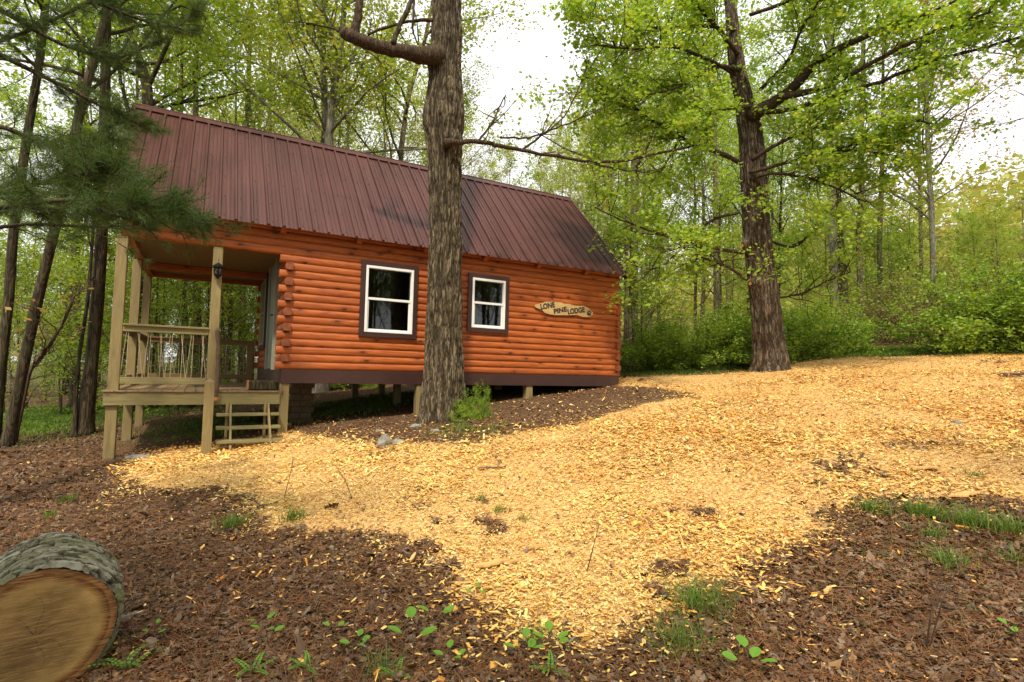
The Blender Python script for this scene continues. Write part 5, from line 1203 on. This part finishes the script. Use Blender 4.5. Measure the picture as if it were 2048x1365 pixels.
for a in ((468, 1055, .12, 240, 'round green grass tuft on the soil left of the mulch'), (592, 1040, .12, 200, 'spiky grass tuft at the left edge of the mulch'), (135, 1005, .09, 120, 'dark grass tuft on the far left soil'), (105, 1035, .08, 90, 'low dark grass tuft above the sawn log'),
          (1400, 1220, .16, 420, 'large grass tuft right of the mulch tongue'), (1360, 1300, .15, 240, 'loose grass clump below the mulch tongue'), (1850, 1035, .14, 300, 'grass tuft in the row right of the bare soil'), (1745, 1025, .12, 200, 'grass tuft starting the row on the right'), (1940, 1055, .14, 300, 'grass tuft at the right end of the row'),
          (2020, 1065, .14, 260, 'grass tuft cut by the right edge of the row'), (1900, 1135, .12, 200, 'upright grass tuft in the right leaf litter'), (2040, 1130, .1, 120, 'small grass tuft at the right edge'), (960, 1000, .07, 60, 'tiny weed tuft in the middle of the mulch'), (1000, 1025, .08, 90, 'small weed tuft beside a fallen leaf in the mulch'),
          (1048, 1045, .08, 80, 'leaning weed tuft in the mulch'), (1950, 955, .08, 70, 'grass tuft in the far right mulch'), (1075, 1285, .1, 120, 'grass tuft at the tip of the mulch'), (1860, 1075, .1, 140, 'low grass tuft under the row on the right'), (760, 1345, .1, 120, 'low grass tuft at the bottom')): tuft(*a)
OV = np.array([[-1, 0], [-.6, -.4], [0, -.55], [.6, -.35], [1, 0], [.6, .35], [0, .55], [-.6, .4]])
def seedling(u, v, h, nl, leaf, label, fern=False):
    q = pG(u, v); t = thing('seedling', label, 'seedling', q, 'green seedlings in the leaf litter'); sp_, sr = grow(r, (0, 0, 0), (r.normal(0, .2), r.normal(0, .2), 1), h, .003, 6, .1, .1)
    m = MB(); c = MB()
    m.tube(sp_, np.maximum(sr, .0012), 5)
    for i in range(nl):
        p0, d = interp(sp_, .35+.65*(i+1)/nl); az = i*2.4+r.uniform(0, .5); L = leaf*1.3
        if fern:
            fp, fr_ = grow(r, p0*[1, 1, .3], (math.cos(az), math.sin(az), .8), h*1.2, .0015, 9, .06, -.08); m.tube(fp, fr_, 3)
            for k in range(1, 9):
                for s in (-1, 1):
                    dd = nrm(fp[k]-fp[k-1]); sd2 = np.cross(dd, [0, 0, 1])*s*leaf*(1.1-k*.1); b = dd*leaf*.35
                    c.poly([fp[k], fp[k]+sd2*.5-b, fp[k]+sd2, fp[k]+sd2*.5+b], [[0, 1, 2, 3]])
            continue
        e = p0+np.array([math.cos(az)*L, math.sin(az)*L, L*.3]); m.tube([p0, e], .001, 4); ux = nrm(e-p0); vy = nrm(np.cross([0, 0, 1], ux)+r.normal(0, .15, 3)); 
        V = e+ux*leaf*(1+OV[:, :1])+vy*leaf*OV[:, 1:]*1.25+np.abs(OV[:, 1:])*[0, 0, leaf*.25]; c.poly(np.r_[V, (e+ux*leaf)[None]], [[i2, (i2+1) % 8, 8] for i2 in range(8)])
    m.build('stem', M_twig, t); c.build('leaves', L_herb, t)
for a in ((540, 1300, .17, 6, .026, 'tall leafy seedling with a thin dark stem at the lower left'), (828, 1320, .15, 4, .04, 'broad leaved seedling in the lower middle'), (882, 1262, .1, 3, .035, 'seedling at the left edge of the mulch tongue'), (1045, 1330, .08, 4, .03, 'low seedling below the mulch tip'),
          (950, 1200, .05, 4, .02, 'tiny seedling in the lower mulch'), (1500, 1350, .07, 4, .035, 'broad leaved sprout at the lower right'), (715, 1305, .05, 4, .025, 'small sprout left of the broad leaved seedling'), (1110, 1305, .07, 4, .03, 'seedling under the tip of the mulch'),
          (665, 1270, .05, 3, .02, 'single small sprout in the leaves'), (2030, 1290, .09, 5, .02, 'seedling near the lower right corner'), (905, 1335, .06, 4, .025, 'sprout beside the broad leaved seedling'), (300, 1290, .09, 4, .018, 'sprout in the shade right of the sawn log')): seedling(*a)
for a in ((500, 1355, .09, 5, .026, 'fern like fronds at the bottom left'), (190, 1320, .12, 4, .022, 'small fern in front of the sawn log'), (260, 1345, .12, 5, .024, 'fern like weed at the lower left corner'), (620, 1345, .08, 5, .022, 'low ferny weed at the bottom edge'), (1100, 1352, .08, 5, .022, 'ferny weed at the bottom middle'), (790, 1360, .08, 5, .022, 'ferny weed under the broad leaved seedling')): seedling(*a, fern=True)
# bare upright stems and the small bush beside the oak
def bare_stem(px, label):
    q = pG(*px[0]); D = (q-CAM)@FWD; P = np.array([q]+[pD(u, v, D-.05) for u, v in px[1:]]); m = MB(); m.tube(P, np.linspace(.004, .0015, len(P)), 5)
    for i in range(6):
        p0, d = interp(P, r.uniform(.3, 1)); tp, tr = grow(r, p0, nrm(d+r.normal(0, .5, 3)), .09, .0015, 4, .2, .05); m.tube(tp, tr, 3, False)
    o = m.build('dead_weed', M_red, origin=tuple(q)); tag(o, label, 'dead weed', 'bare stems standing in the clearing')
bare_stem([(1852, 1300), (1860, 1240), (1872, 1180), (1888, 1130)], 'reddish bare stem in the right leaf litter'); bare_stem([(1858, 1300), (1885, 1200), (1930, 1110)], 'reddish bare stem leaning right in the leaf litter')
bare_stem([(568, 998), (580, 950), (588, 915)], 'thin bare stem at the left of the mulch'); bare_stem([(705, 1000), (690, 960), (670, 930)], 'thin bare stem left of the middle of the mulch'); bare_stem([(1172, 1150), (1185, 1100), (1198, 1050)], 'thin upright twig in the mulch tongue')
q = pD(955, 835, 9.0); q[2] = float(hgt(q[0], q[1])); plant('bush1', 'shrub', tuple(q), .6, 'small leafy sapling bush growing at the right of the oak trunk', 'shrub', fat=.5)
q = pD(925, 850, 8.8); q[2] = float(hgt(q[0], q[1])); plant('bush2', 'shrub', tuple(q), .3, 'little green plant on the oak roots', 'shrub', fat=.9)
